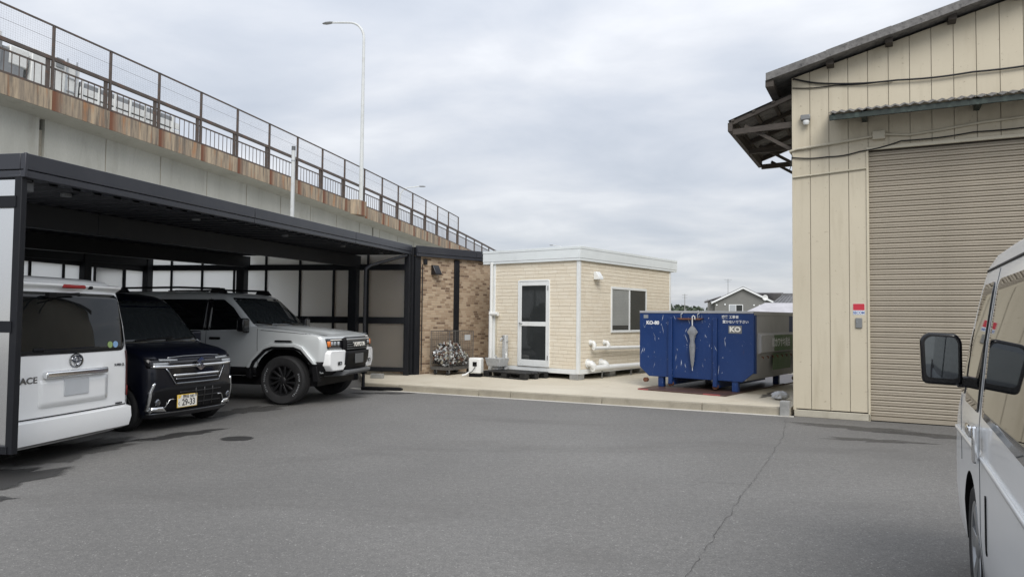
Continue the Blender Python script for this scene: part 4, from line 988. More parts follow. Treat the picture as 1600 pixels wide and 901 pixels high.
# ============================================================ VEHICLES
class Shell:
    """body shell lofted from horizontal outlines; also answers where its surface is, for glass, lamps and trim"""
    def __init__(s, sl): s.sl = sl          # list of dict(z,xf,xr,w,rf,rr,bf,br)
    def at(s, z):
        L = s.sl
        if z <= L[0]['z']: return L[0]
        for a, b in zip(L[:-1], L[1:]):
            if z <= b['z']:
                t = (z - a['z']) / (b['z'] - a['z']); return {k_: a[k_] + (b[k_] - a[k_]) * t for k_ in a}
        return L[-1]
    def outline(s, q, nf=9, nc=6, ns=16):
        w_, pts = q['w'], []
        def fx(y): return q['xf'] - q['bf'] * (y / w_) ** 2
        def rx(y): return q['xr'] + q['br'] * (y / w_) ** 2
        yf = w_ - q['rf']; yr = w_ - q['rr']
        for i in range(nf): y = yf * i / nf; pts.append((fx(y), y))
        cx_ = fx(yf) - q['rf']
        for i in range(nc + 1): a = i / nc * math.pi / 2; pts.append((cx_ + q['rf'] * math.cos(a), yf + q['rf'] * math.sin(a)))
        c2 = rx(yr) + q['rr']
        for i in range(1, ns): pts.append((cx_ + (c2 - cx_) * i / ns, w_))
        for i in range(nc + 1): a = math.pi / 2 + i / nc * math.pi / 2; pts.append((c2 + q['rr'] * math.cos(a), yr + q['rr'] * math.sin(a)))
        for i in range(nf - 1, -1, -1): y = yr * i / nf; pts.append((rx(y), y))
        return pts + [(x, -y) for x, y in pts[-2:0:-1]]
    def build(s, name, m, parent, wheels=(), sub=3):
        zs = []
        for a, b in zip(s.sl[:-1], s.sl[1:]):
            n_ = max(1, int((b['z'] - a['z']) / .08)); zs += [a['z'] + (b['z'] - a['z']) * i / n_ for i in range(n_)]
        zs.append(s.sl[-1]['z'])
        mb = MB(); n_ = 0
        for z in zs:
            o = s.outline(s.at(z)); n_ = len(o); mb.v += [(x, y, z) for x, y in o]
        for i in range(len(zs) - 1): mb.f += [(i * n_ + j, i * n_ + (j + 1) % n_, (i + 1) * n_ + (j + 1) % n_, (i + 1) * n_ + j) for j in range(n_)]
        mb.f += [tuple(range(n_ - 1, -1, -1)), tuple((len(zs) - 1) * n_ + j for j in range(n_))]
        me = mb.mesh(name); me.materials.append(M[m]); me.materials.append(M['black_plastic'])
        o = put(name, me, m, None)
        if wheels:
            cb = MB()
            for x, zc, r, w0, w1 in wheels:
                for sg in (-1, 1):
                    ring = [(x + r * math.cos(2 * math.pi * i / 36), zc + r * math.sin(2 * math.pi * i / 36)) for i in range(36)]
                    cb.prism(ring, sg * w0, sg * w1, 'y')
            cme = cb.mesh('cut'); cme.materials.append(M[m]); cme.materials.append(M['black_plastic'])
            for p in cme.polygons: p.material_index = 1
            co = put('cut', cme, None)
            md = o.modifiers.new('b', 'BOOLEAN'); md.operation = 'DIFFERENCE'; md.object = co; md.solver = 'EXACT'
            dg = bpy.context.evaluated_depsgraph_get(); dg.update()
            nm = bpy.data.meshes.new_from_object(o.evaluated_get(dg)); o.modifiers.clear(); o.data = nm; nm.name = name
            bpy.data.objects.remove(co)
        o.parent = parent
        for p in o.data.polygons: p.use_smooth = True
        o.data.set_sharp_from_angle(angle=R(32))
        return o
    # surface look-ups
    def front(s, y, z):
        q = s.at(z); w_ = q['w']; yf = w_ - q['rf']; a = abs(y)
        if a <= yf: return q['xf'] - q['bf'] * (y / w_) ** 2
        d = min(a - yf, q['rf']); return q['xf'] - q['bf'] * (yf / w_) ** 2 - q['rf'] + math.sqrt(max(0, q['rf'] ** 2 - d * d))
    def rear(s, y, z):
        q = s.at(z); w_ = q['w']; yr = w_ - q['rr']; a = abs(y)
        if a <= yr: return q['xr'] + q['br'] * (y / w_) ** 2
        d = min(a - yr, q['rr']); return q['xr'] + q['br'] * (yr / w_) ** 2 + q['rr'] - math.sqrt(max(0, q['rr'] ** 2 - d * d))
    def side(s, x, z):
        q = s.at(z); w_ = q['w']; cf = q['xf'] - q['bf'] * ((w_ - q['rf']) / w_) ** 2 - q['rf']; cr = q['xr'] + q['br'] * ((w_ - q['rr']) / w_) ** 2 + q['rr']
        if x > cf: d = min(x - cf, q['rf']); return w_ - q['rf'] + math.sqrt(max(0, q['rf'] ** 2 - d * d))
        if x < cr: d = min(cr - x, q['rr']); return w_ - q['rr'] + math.sqrt(max(0, q['rr'] ** 2 - d * d))
        return w_
    def patch(s, face, poly, name, m, parent, off=.004, step=.06, thick=.012):
        """piece lying on the shell: poly in (y,z) for front/rear, (x,z) for left/right"""
        bm = bmesh.new(); vs_ = [bm.verts.new((p[0], p[1], 0)) for p in poly]; bm.faces.new(vs_)
        for ax in (0, 1):
            lo = min(p[ax] for p in poly); hi = max(p[ax] for p in poly); n_ = int((hi - lo) / step)
            for i in range(1, n_ + 1):
                c = lo + (hi - lo) * i / (n_ + 1); co = (c, 0, 0) if ax == 0 else (0, c, 0); no = (1, 0, 0) if ax == 0 else (0, 1, 0)
                bmesh.ops.bisect_plane(bm, geom=bm.verts[:] + bm.edges[:] + bm.faces[:], plane_co=co, plane_no=no)
        def mp_(u, v_, o):
            if face == 'front': return (s.front(u, v_) + o, u, v_)
            if face == 'rear': return (s.rear(u, v_) - o, u, v_)
            if face == 'left': return (u, s.side(u, v_) + o, v_)
            return (u, -s.side(u, v_) - o, v_)
        for v_ in bm.verts: v_.co = mp_(v_.co.x, v_.co.y, off)
        bmesh.ops.recalc_face_normals(bm, faces=bm.faces)
        dr = {'front': (1, 0, 0), 'rear': (-1, 0, 0), 'left': (0, 1, 0), 'right': (0, -1, 0)}[face]
        if sum((f.normal.dot(Vector(dr)) * f.calc_area() for f in bm.faces)) < 0: bmesh.ops.reverse_faces(bm, faces=bm.faces)
        me = bpy.data.meshes.new(name); bm.to_mesh(me); bm.free()
        for p in me.polygons: p.use_smooth = True
        o = put(name, me, m, parent)
        sd_ = o.modifiers.new('thickness', 'SOLIDIFY'); sd_.thickness = thick; sd_.offset = -1
        return o
def SL(rows, rf=.12, rr=.08, bf=.08, br=.03):
    out = []
    for r_ in rows:
        d = dict(z=r_[0], xf=r_[1], xr=r_[2], w=r_[3], rf=rf, rr=rr, bf=bf, br=br)
        if len(r_) > 4: d['rf'] = r_[4]
        if len(r_) > 5: d['bf'] = r_[5]
        if len(r_) > 6: d['rr'] = r_[6]
        out.append(d)
    return Shell(out)
def rp(pts, r, n=4):
    """rounded polygon"""
    out = []; N_ = len(pts)
    for i in range(N_):
        p, a, b = Vector(pts[i]), Vector(pts[i - 1]), Vector(pts[(i + 1) % N_])
        da, db = (a - p), (b - p); rr_ = min(r, da.length * .45, db.length * .45)
        s0, s1 = p + da.normalized() * rr_, p + db.normalized() * rr_
        for k_ in range(n + 1): t = k_ / n; out.append(tuple((1 - t) ** 2 * s0 + 2 * t * (1 - t) * p + t * t * s1))
    return out
def strip(pts, w_):
    """thin band polygon along a polyline in 2D"""
    P = [Vector(p) for p in pts]; L_, R_ = [], []
    for i, p in enumerate(P):
        d = (P[min(i + 1, len(P) - 1)] - P[max(i - 1, 0)]).normalized(); n_ = Vector((-d.y, d.x)) * w_ / 2
        L_.append(tuple(p + n_)); R_.append(tuple(p - n_))
    return L_ + R_[::-1]
def wheel(parent, x, y, r, wd, rim_r, m_rim, spokes, sw, twist=.0, double=False):
    """tyre standing on the ground, rim and spokes as its pieces; y sign tells the outer side"""
    sg = 1 if y > 0 else -1; c = (x, y, r)
    h = wd / 2
    mb = MB(); mb.lathe([(rim_r - .01, -h * .8), (rim_r + .01, -h * .93), (r - .035, -h), (r - .008, -h * .82), (r, -h * .6), (r, -h * .3), (r - .006, -h * .26), (r - .006, -h * .2), (r, -h * .16), (r, h * .16), (r - .006, h * .2), (r - .006, h * .26), (r, h * .3), (r, h * .6), (r - .008, h * .82), (r - .035, h), (rim_r + .01, h * .93), (rim_r - .01, h * .8)], 48, c, 'y')
    wh_ = mb.build('wheel', 'rubber', parent, smooth=True)
    f = sg
    mb = MB(); mb.lathe([(rim_r + .006, f * h * .93), (rim_r - .012, f * h * .90), (rim_r - .03, f * h * .55), (rim_r - .05, f * h * .1), (.0, f * h * .05)], 40, c, 'y'); mb.build('rim', m_rim, wh_, smooth=True)
    mb = MB()
    for i in range(spokes):
        a0 = 2 * math.pi * i / spokes; a1 = a0 + twist
        for da in ((-.13, .13) if double else (0,)):
            i0, i1 = Vector((math.cos(a0 + da * .4), 0, math.sin(a0 + da * .4))) * .05, Vector((math.cos(a1 + da), 0, math.sin(a1 + da))) * (rim_r - .012)
            t_ = (i1 - i0).normalized(); s_ = Vector((-t_.z, 0, t_.x)) * sw / 2; C = Vector(c); y0, y1 = Vector((0, f * h * .35, 0)), Vector((0, f * h * .82, 0)); y2 = Vector((0, f * h * .90, 0))
            mb.hexa([C + i0 - s_ + y0, C + i0 + s_ + y0, C + i1 + s_ * 1.2 + y0, C + i1 - s_ * 1.2 + y0, C + i0 - s_ + y1, C + i0 + s_ + y1, C + i1 + s_ * 1.2 + y2, C + i1 - s_ * 1.2 + y2])
    mb.build('spokes', m_rim, wh_, bev=.004)
    mb = MB(); mb.lathe([(.062, f * h * .4), (.06, f * h * .85), (.045, f * h * .92), (0, f * h * .93)], 20, c, 'y'); mb.build('hub_cap', m_rim, wh_, smooth=True)
    return wh_
def under(parent, x0, x1, w_, z0, z1):
    mb = MB(); mb.box(x0, x1, -w_, w_, z0, z1); return mb.build('underbody', 'black_plastic', parent)

# ------------------------------------------------------------ one-box van (two of them)
def make_van(label, loc, rz, drop, group):
    v = thing('van', label, 'van', loc, rz, group)
    g = -drop
    rows = [(.27, 2.20, -2.24, .79), (.33, 2.30, -2.315, .832), (.55, 2.345, -2.345, .8475), (.80, 2.335, -2.345, .8475), (.97, 2.28, -2.342, .8475, .16, .12), (1.05, 2.20, -2.34, .847, .18, .14), (1.10, 2.13, -2.337, .843, .18, .14),
            (1.45, 1.88, -2.305, .808, .16, .12), (1.72, 1.66, -2.265, .768, .14, .10), (1.83, 1.56, -2.245, .745), (1.89, 1.46, -2.22, .715), (1.935, 1.30, -2.17, .66), (1.965, 1.05, -2.0, .55), (1.975, .6, -1.7, .40)]
    rows = [(r_[0] + g,) + r_[1:] for r_ in rows]
    sh = SL(rows, .14, .075, .07, .035)
    body = sh.build('body', 'white_paint', v, ((1.30, .33, .385, .60, .95), (-1.27, .33, .385, .60, .95)))
    under(v, -2.15, 2.1, .70, .20 if drop < .08 else .15, .35)
    P = lambda *a, **k_: sh.patch(*a, **k_)
    # rear: window, lamps, garnish, recess, badges
    rg = P('rear', rp([(-.765, 1.175 + g), (.765, 1.175 + g), (.705, 1.80 + g), (-.705, 1.80 + g)], .09), 'rear_window', 'car_glass', v, off=.005)
    P('rear', rp([(.40, 1.205 + g), (.52, 1.205 + g), (.52, 1.245 + g), (.40, 1.245 + g)], .015), 'wiper_base', 'black_plastic', rg, off=.012)
    mb = MB(); xw = sh.rear(0, 1.78 + g) - .025; mb.bar((xw - .02, -.05, 1.79 + g), (xw - .02, .30, 1.765 + g), .03, .03); mb.box(xw - .05, xw, .27, .36, 1.745 + g, 1.79 + g); mb.build('wiper', 'black_plastic', rg)
    for y, m_ in ((-.60, 'sticker_blue'), (-.51, 'sticker_green')):
        mb = MB(); mb.lathe([(0, -.003), (.036, -.003), (.036, .004)], 20, (sh.rear(y, 1.24 + g) - .008, y, 1.245 + g), 'x'); mb.build('round_sticker', m_, rg)
    for sg in (-1, 1):
        q = [(sg * .80, .66 + g), (sg * .8474, .64 + g), (sg * .846, 1.17 + g), (sg * .80, 1.17 + g)]
        P('rear', q, 'tail_lamp', 'smoke_lamp', v, off=.008)
        fc = 'left' if sg > 0 else 'right'
        P(fc, rp([(-2.33, .66 + g), (-2.24, .66 + g), (-2.22, 1.17 + g), (-2.32, 1.17 + g)], .03), 'side_lamp', 'smoke_lamp', v, off=.008)
        P('rear', [(sg * .80, .66 + g), (sg * .846, .66 + g), (sg * .846, .77 + g), (sg * .80, .77 + g)], 'brake_lamp', 'red_lamp', v, off=.012)
    # roof spoiler with high brake lamp
    mb = MB(); xs = sh.rear(0, 1.86 + g)
    mb.prism([(xs + .22, 1.925 + g), (xs - .06, 1.935 + g), (xs - .115, 1.925 + g), (xs - .12, 1.90 + g), (xs - .05, 1.86 + g), (xs - .02, 1.815 + g), (xs + .1, 1.815 + g)], -.70, .70, 'y')
    for i, (x, y, z) in enumerate(mb.v): mb.v[i] = (x + .06 * abs(y / .7) ** 2, y, z - .035 * abs(y / .7) ** 2)
    sp = mb.build('roof_spoiler', 'white_paint', v, bev=.012)
    mb = MB(); mb.box(xs - .075, xs - .03, -.15, .15, 1.845 + g, 1.885 + g); mb.build('high_brake_lamp', 'red_lamp', sp, bev=.015)
    mb = MB(); mb.lathe([(0, -.02), (.018, -.02), (.018, .02)], 12, (xs - .06, -.22, 1.862 + g), 'x'); mb.build('washer_nozzle', 'black_plastic', sp)
    # tailgate relief: recess around the plate, garnish bar, plate, badge
    P('rear', rp([(-.46, .66 + g), (.46, .66 + g), (.46, .93 + g), (-.46, .93 + g)], .03), 'plate_recess', 'white_paint', v, off=-.0, thick=.02).modifiers[0].offset = 0
    xg = sh.rear(0, .97 + g)
    mb = MB(); mb.box(xg - .05, xg + .02, -.42, .42, .945 + g, 1.01 + g); mb.build('tailgate_garnish', 'chrome', v, bev=.018)
    mb = MB(); mb.box(xg - .022, xg - .008, -.165, .165, .75 + g, .915 + g); mb.build('number_plate', 'plate_blank', v, bev=.004)
    em = MB(); xe = sh.rear(0, 1.10 + g) - .008
    em.lathe([(.062, -.004), (.072, -.006), (.075, .002), (.06, .002)], 28, (xe, 0, 1.10 + g), 'x')
    for r_, rz2, rx2 in ((.0, .028, .05), (.0, .05, .02)):
        ring = [(xe - .004, rx2 * math.cos(a) * 1.0, 1.10 + g + rz2 * math.sin(a) + (.018 if rx2 > .03 else .0)) for a in [2 * math.pi * i / 20 for i in range(21)]]
        em.tube(ring, .006, 6, False)
    em.v = [(x, y * 1.25, z) for x, y, z in em.v]; em.build('emblem', 'dark_chrome', v, smooth=True)
    text('HIACE', .085, (sh.rear(.62, .93 + g) - .006, .625, .935 + g), (0, -1, 0), (0, 0, 1), 'dark_chrome', v, bold=.02, depth=.003, sx=1.25)
    text('SUPER GL', .038, (sh.rear(-.68, 1.0 + g) - .006, -.66, 1.015 + g), (0, -1, 0), (0, 0, 1), 'dark_chrome', v, bold=.02, depth=.002)
    text('PREMIUM', .026, (sh.rear(-.66, .58 + g) - .006, -.66, .585 + g), (0, -1, 0), (0, 0, 1), 'ink', v, bold=.02, depth=.002)
    P('rear', strip([(-.84, .565 + g), (.84, .565 + g)], .012), 'tailgate_seam', 'black_plastic', v, off=.0025)
    for sg in (-1, 1): P('rear', strip([(sg * .785, .57 + g), (sg * .775, 1.2 + g), (sg * .70, 1.82 + g)], .008), 'tailgate_seam', 'grey_plastic', v, off=.0025)
    # rear bumper, deep
    mb = MB(); zb0, zb1 = .30 + g, .555 + g
    for z, o, wd in ((zb0, -.03, .80), (zb0 + .03, .035, .842), (zb0 + .13, .055, .858), (zb1 - .015, .045, .855), (zb1, .01, .84)):
        ring = []
        for i in range(25): y = -wd + 2 * wd * i / 24; e_ = max(0, abs(y) - (wd - .09)) / .09; ring.append((-2.345 - o + .10 * (1 - math.sqrt(max(0, 1 - e_ * e_))), y, z))
        ring = [(-1.95, -wd, z)] + ring + [(-1.95, wd, z)]; mb.v += ring
    n_ = 27
    for i in range(4): mb.f += [(i * n_ + j, i * n_ + j + 1, (i + 1) * n_ + j + 1, (i + 1) * n_ + j) for j in range(n_ - 1)]
    mb.f += [tuple(range(n_)), tuple(4 * n_ + j for j in range(n_))]
    mb.build('rear_bumper', 'white_paint', v, smooth=True)
    # sides: windows, seams, handles, mirror
    for fc, sg in (('left', 1), ('right', -1)):
        P(fc, rp([(1.86, 1.14 + g), (1.62, 1.14 + g), (1.50, 1.52 + g)], .03), 'quarter_window', 'car_glass', v)
        P(fc, rp([(1.57, 1.11 + g), (.93, 1.11 + g), (.93, 1.74 + g), (1.33, 1.74 + g), (1.44, 1.62 + g)], .04), 'front_window', 'car_glass', v)
        P(fc, rp([(.80, 1.11 + g), (-.62, 1.09 + g), (-.62, 1.745 + g), (.80, 1.745 + g)], .07), 'sliding_window', 'car_glass', v)
        P(fc, rp([(-.70, 1.09 + g), (-2.14, 1.10 + g), (-2.10, 1.74 + g), (-.70, 1.745 + g)], .07), 'rear_side_window', 'car_glass', v)
        P(fc, strip([(.865, .34 + g), (.865, 1.80 + g)], .010), 'door_seam', 'grey_plastic', v, off=.002)
        P(fc, strip([(-.66, .40 + g), (-.66, 1.80 + g)], .010), 'door_seam', 'grey_plastic', v, off=.002)
        P(fc, strip([(1.78, .75 + g), (1.80, 1.12 + g)], .010), 'door_seam', 'grey_plastic', v, off=.002)
        P(fc, strip([(2.10, .90 + g), (.9, .925 + g), (-2.2, .925 + g)], .022), 'body_crease', 'white_paint', v, off=.012, thick=.02)
        P(fc, rp([(.62, .52 + g), (.66, .52 + g), (.66, .78 + g), (.62, .78 + g)], .015), 'side_vent', 'black_plastic', v, off=.004)
        y_ = sg * (sh.side(.9, 1.0 + g) + .012)
        for x0, x1, z0, z1 in ((.93, 1.10, .99, 1.045), (.735, .78, .90, 1.07)):
            mb = MB(); mb.box(x0, x1, min(y_, y_ + sg * .028), max(y_, y_ + sg * .028), z0 + g, z1 + g); dh = mb.build('door_handle', 'chrome', v, bev=.010)
        P(fc, [(1.95, 1.80 + g), (1.95, 1.80 + g), (1.2, 1.83 + g)][:0] or strip([(1.50, 1.815 + g), (-2.15, 1.815 + g)], .012), 'roof_drip_rail', 'black_plastic', v, off=.004)
        # mirror on a stalk
        mx, mz = 1.42, 1.36 + g; ym = sg * (sh.side(mx, 1.2 + g))
        mb = MB(); mb.prism(rp([(ym + sg * .035, mz - .16), (ym + sg * .225, mz - .155), (ym + sg * .235, mz + .09), (ym + sg * .20, mz + .125), (ym + sg * .06, mz + .12), (ym + sg * .035, mz + .08)], .03), mx - .02, mx + .12, 'x')
        mr_ = mb.build('door_mirror', 'gloss_black', v, bev=.012)
        mb = MB(); mb.prism(rp([(ym + sg * .055, mz - .125), (ym + sg * .205, mz - .12), (ym + sg * .212, mz + .08), (ym + sg * .185, mz + .105), (ym + sg * .07, mz + .10), (ym + sg * .055, mz + .07)], .025), mx - .026, mx - .018, 'x'); mb.build('mirror_glass', 'mirror_glass', mr_)
        mb = MB(); mb.box(mx, mx + .10, min(ym - sg * .02, ym + sg * .06), max(ym - sg * .02, ym + sg * .06), mz - .17, mz - .11); mb.build('mirror_arm', 'gloss_black', mr_, bev=.008)
    # front, simple but complete
    P('front', rp([(-.70, 1.14 + g), (.70, 1.14 + g), (.62, 1.80 + g), (-.62, 1.80 + g)], .07), 'windscreen', 'windscreen', v)
    P('front', rp([(-.52, .78 + g), (.52, .78 + g), (.56, .95 + g), (-.56, .95 + g)], .03), 'grille', 'chrome', v, off=.008)
    for sg in (-1, 1): P('front', rp([(sg * .56, .72 + g), (sg * .80, .76 + g), (sg * .80, 1.0 + g), (sg * .60, .95 + g)], .03), 'headlamp', 'lamp_glass', v, off=.008)
    for x in (1.30, -1.27):
        for sg in (-1, 1): wheel(v, x, sg * .735, .33, .20, .225, 'rim_grey' if drop < .08 else 'rim_black', 6, .045, .0, True)
    return v
# parked under the carport, tail towards the yard (forward axis points into the bay)
AX = R(9.5)
rear_c = Vector((-4.46, 7.42)); fwd = Vector((-math.cos(AX), math.sin(AX)))
vc = rear_c + fwd * 2.40
make_van('white van under the carport showing its tailgate and roof spoiler', (vc.x, vc.y, 0), math.atan2(fwd.y, fwd.x), .105, 'white vans')
a_ = R(27.8); fa = Vector((math.sin(a_), math.cos(a_))); ra = Vector((math.cos(a_), -math.sin(a_)))
vc = fa * 3.15 + ra * 1.2225
make_van('white van cut off by the right edge in front of the shutter', (vc.x, vc.y, 0), math.atan2(fa.y, fa.x), .05, 'white vans')

# ------------------------------------------------------------ small navy car
kf = Vector((math.cos(R(-21)), math.sin(R(-21))))
nose = Vector((-4.14, 9.5)); kc = nose - kf * 1.70
kv = thing('small_car', 'dark navy boxy small car with yellow plate between van and grey off-roader', 'car', (kc.x, kc.y, 0), R(-21))
rows = [(.17, 1.60, -1.62, .69), (.24, 1.665, -1.68, .722), (.45, 1.6975, -1.69, .7375), (.75, 1.69, -1.69, .7375), (.90, 1.665, -1.69, .735), (.97, 1.60, -1.685, .733), (1.02, 1.45, -1.685, .731), (1.06, 1.22, -1.682, .729), (1.09, 1.10, -1.68, .727),
        (1.35, .86, -1.665, .700), (1.58, .64, -1.63, .660), (1.68, .50, -1.60, .632), (1.735, .36, -1.55, .60), (1.77, .12, -1.42, .53), (1.785, -.15, -1.2, .42)]
ks_ = SL(rows, .15, .09, .09, .04)
ks_.build('body', 'navy_paint', kv, ((1.14, .285, .325, .53, .85), (-1.27, .285, .325, .53, .85)))
under(kv, -1.5, 1.5, .60, .15, .30)
P = ks_.patch
ws = P('front', rp([(-.655, 1.10), (.655, 1.10), (.56, 1.66), (-.56, 1.66)], .06), 'windscreen', 'windscreen', kv)
mb = MB(); mb.bar((ks_.front(-.45, 1.13) + .03, -.45, 1.13), (ks_.front(.15, 1.16) + .03, .15, 1.16), .02, .02); mb.bar((ks_.front(.0, 1.13) + .03, .02, 1.125), (ks_.front(.55, 1.15) + .03, .55, 1.15), .02, .02); mb.build('wiper', 'black_plastic', ws)
for sg in (-1, 1):
    fc = 'left' if sg > 0 else 'right'
    P(fc, rp([(.90, 1.09), (.30, 1.08), (.28, 1.62), (.52, 1.62)], .05), 'front_window', 'car_glass', kv)
    P(fc, rp([(.22, 1.08), (-.75, 1.08), (-.75, 1.62), (.20, 1.62)], .05), 'rear_window', 'car_glass', kv)
    P(fc, rp([(-.82, 1.08), (-1.50, 1.10), (-1.46, 1.62), (-.82, 1.62)], .05), 'quarter_window', 'car_glass', kv)
    P(fc, strip([(.25, .30), (.25, 1.66)], .01), 'door_seam', 'gloss_black', kv, off=.002)
    P(fc, strip([(.98, .62), (.98, 1.06)], .01), 'door_seam', 'gloss_black', kv, off=.002)
    mb = MB(); y_ = sg * .745; mb.box(.35, .5, min(y_, y_ + sg * .025), max(y_, y_ + sg * .025), .93, .97); mb.build('door_handle', 'chrome', kv, bev=.008)
    mb = MB(); y_ = sg * .72; mb.box(.70, .84, min(y_, y_ + sg * .19), max(y_, y_ + sg * .19), 1.08, 1.24); mb.build('door_mirror', 'navy_paint', kv, bev=.03)
    P('front', strip([(sg * .675, 1.08), (sg * .60, 1.64)], .028), 'pillar_trim', 'dark_chrome', kv, off=.006)
    # headlamp, indicator strip, fog lamp surround
    hl = P('front', rp([(sg * .30, .835), (sg * .715, .80), (sg * .725, .925), (sg * .33, .905)], .02), 'headlamp', 'gloss_black', kv, off=.008)
    P('front', strip([(sg * .33, .895), (sg * .58, .905)], .022), 'light_bar', 'lamp_glass', hl, off=.014)
    P('front', rp([(sg * .46, .835), (sg * .66, .825), (sg * .66, .87), (sg * .46, .87)], .01), 'lens', 'lamp_glass', hl, off=.012)
    P('front', strip([(sg * .655, .62), (sg * .695, .50), (sg * .70, .28), (sg * .66, .26)], .03), 'corner_chrome', 'chrome', kv, off=.016, thick=.03)
    P('front', [(sg * .69, .27), (sg * .47, .25), (sg * .52, .31), (sg * .68, .315)], 'fog_chrome', 'chrome', kv, off=.018, thick=.03)
    P('front', strip([(sg * .50, .30), (sg * .44, .40), (sg * .36, .40)], .012), 'fog_trim', 'chrome', kv, off=.018)
    mb = MB(); fx_ = ks_.front(.6, .37) + .012; mb.lathe([(0, .004), (.03, .008), (.042, .0), (.045, -.02)], 18, (fx_, sg * .595, .375), 'x'); mb.build('fog_lamp', 'dark_chrome', kv, smooth=True)
P('front', rp([(-.70, .25), (.70, .25), (.69, .50), (.50, .56), (-.50, .56), (-.69, .50)], .02), 'lower_bumper_grille', 'black_plastic', kv, off=.006)
gr = P('front', rp([(-.42, .90), (.42, .90), (.50, .80), (.36, .60), (-.36, .60), (-.50, .80)], .02), 'grille', 'gloss_black', kv, off=.010)
P('front', strip([(-.45, .93), (-.2, .945), (.2, .945), (.45, .93)], .02), 'hood_trim', 'dark_chrome', kv, off=.012)
P('front', strip([(-.69, .825), (-.45, .815), (.45, .815), (.69, .825)], .035), 'chrome_bar', 'chrome', gr, off=.022, thick=.02)
P('front', strip([(-.40, .70), (.40, .70)], .028), 'chrome_bar', 'chrome', gr, off=.020, thick=.02)
P('front', strip([(-.37, .655), (.37, .655)], .012), 'chrome_bar', 'dark_chrome', gr, off=.020, thick=.02)
P('front', strip([(-.50, .80), (-.37, .595), (.37, .595), (.50, .80)], .020), 'grille_surround', 'dark_chrome', gr, off=.016)
for z in (.33, .41, .48): P('front', strip([(-.30, z), (.42, z)], .012), 'grille_slat', 'rim_black', kv, off=.012)
for y in (-.05, .10, .25): P('front', strip([(y, .28), (y, .52)], .014), 'grille_slat', 'rim_black', kv, off=.014)
P('front', strip([(-.69, .225), (.69, .225)], .016), 'lip_trim', 'dark_chrome', kv, off=.010)
mb = MB(); xe = ks_.front(0, .82) + .03
S_ = [(.066, .032), (.0, .075), (-.068, .028), (.016, -.022), (-.012, -.040), (-.066, -.032), (.0, -.075), (.068, -.028), (-.016, .022), (.012, .040)]
mb.prism([(y * 1.15, .835 + z * 1.15) for y, z in S_], xe + .012, xe + .024, 'x'); mb.build('emblem', 'chrome', kv)
# plate, offset to the car's right (image left)
py = -.19; xp = ks_.front(py, .37) + .018
pt_ = MB(); pt_.box(xp, xp + .006, py - .165, py + .165, .285, .45); pt_ = pt_.build('number_plate', 'plate_yellow', kv, bev=.004)
mb = MB(); mb.box(xp + .005, xp + .0075, py - .155, py + .157, .293, .442); mb.build('plate_field', 'plate_white', pt_)
text('29-33', .115, (xp + .0085, py + .02, .345), (0, 1, 0), (0, 0, 1), 'ink', pt_, bold=.015, depth=.0008, sx=.82)
text('野田 583', .05, (xp + .0085, py + .02, .418), (0, 1, 0), (0, 0, 1), 'ink', pt_, bold=.01, depth=.0008)
text('く', .05, (xp + .0085, py - .135, .335), (0, 1, 0), (0, 0, 1), 'ink', pt_, bold=.01, depth=.0008)
mb = MB(); mb.prism([(py - .15, .44), (py - .15, .40), (py - .12, .405), (py - .10, .44)], xp + .0078, xp + .0085, 'x'); mb.build('plate_motif', 'plate_yellow', pt_)
for x in (1.14, -1.27):
    for sg in (-1, 1): wheel(kv, x, sg * .655, .285, .16, .195, 'rim_black' if False else 'rim_grey', 5, .05, .12, True)
P('rear', rp([(-.60, 1.10), (.60, 1.10), (.55, 1.60), (-.55, 1.60)], .06), 'tail_window', 'car_glass', kv)

# ------------------------------------------------------------ grey off-roader
sf = Vector((math.cos(R(-12)), math.sin(R(-12)))); ax = Vector((-3.57, 12.72)); scn = ax - sf * 1.59
sv = thing('off_roader', 'silver grey off-roader with black wheels and roof rails under the carport', 'car', (scn.x, scn.y, 0), R(-12))
rows = [(.46, 2.22, -2.34, .87), (.53, 2.33, -2.41, .915), (.75, 2.40, -2.45, .93), (.98, 2.42, -2.455, .935), (1.07, 2.41, -2.455, .933), (1.125, 2.38, -2.453, .93), (1.16, 2.26, -2.45, .928), (1.20, 1.98, -2.448, .924), (1.24, 1.58, -2.445, .92), (1.27, 1.22, -2.44, .915), (1.285, 1.10, -2.438, .91),
        (1.55, .83, -2.37, .855), (1.73, .64, -2.315, .815), (1.80, .54, -2.28, .785), (1.845, .40, -2.20, .73), (1.87, .15, -2.05, .64), (1.88, -.2, -1.8, .5)]
ss = SL(rows, .13, .10, .10, .04)
ss.build('body', 'silver_paint', sv, ((1.59, .42, .53, .62, 1.2), (-1.26, .42, .53, .62, 1.2)))
under(sv, -2.2, 2.1, .72, .30, .55)
P = ss.patch
ws = P('front', rp([(-.84, 1.29), (.84, 1.29), (.75, 1.77), (-.75, 1.77)], .05), 'windscreen', 'windscreen', sv)
mb = MB()
for y in (-.42, .30): xw = ss.front(y, 1.32) + .02; mb.bar((xw, y, 1.315), (ss.front(y - .3, 1.35) + .02, y - .32, 1.36), .022, .022)
mb.build('wiper', 'black_plastic', ws)
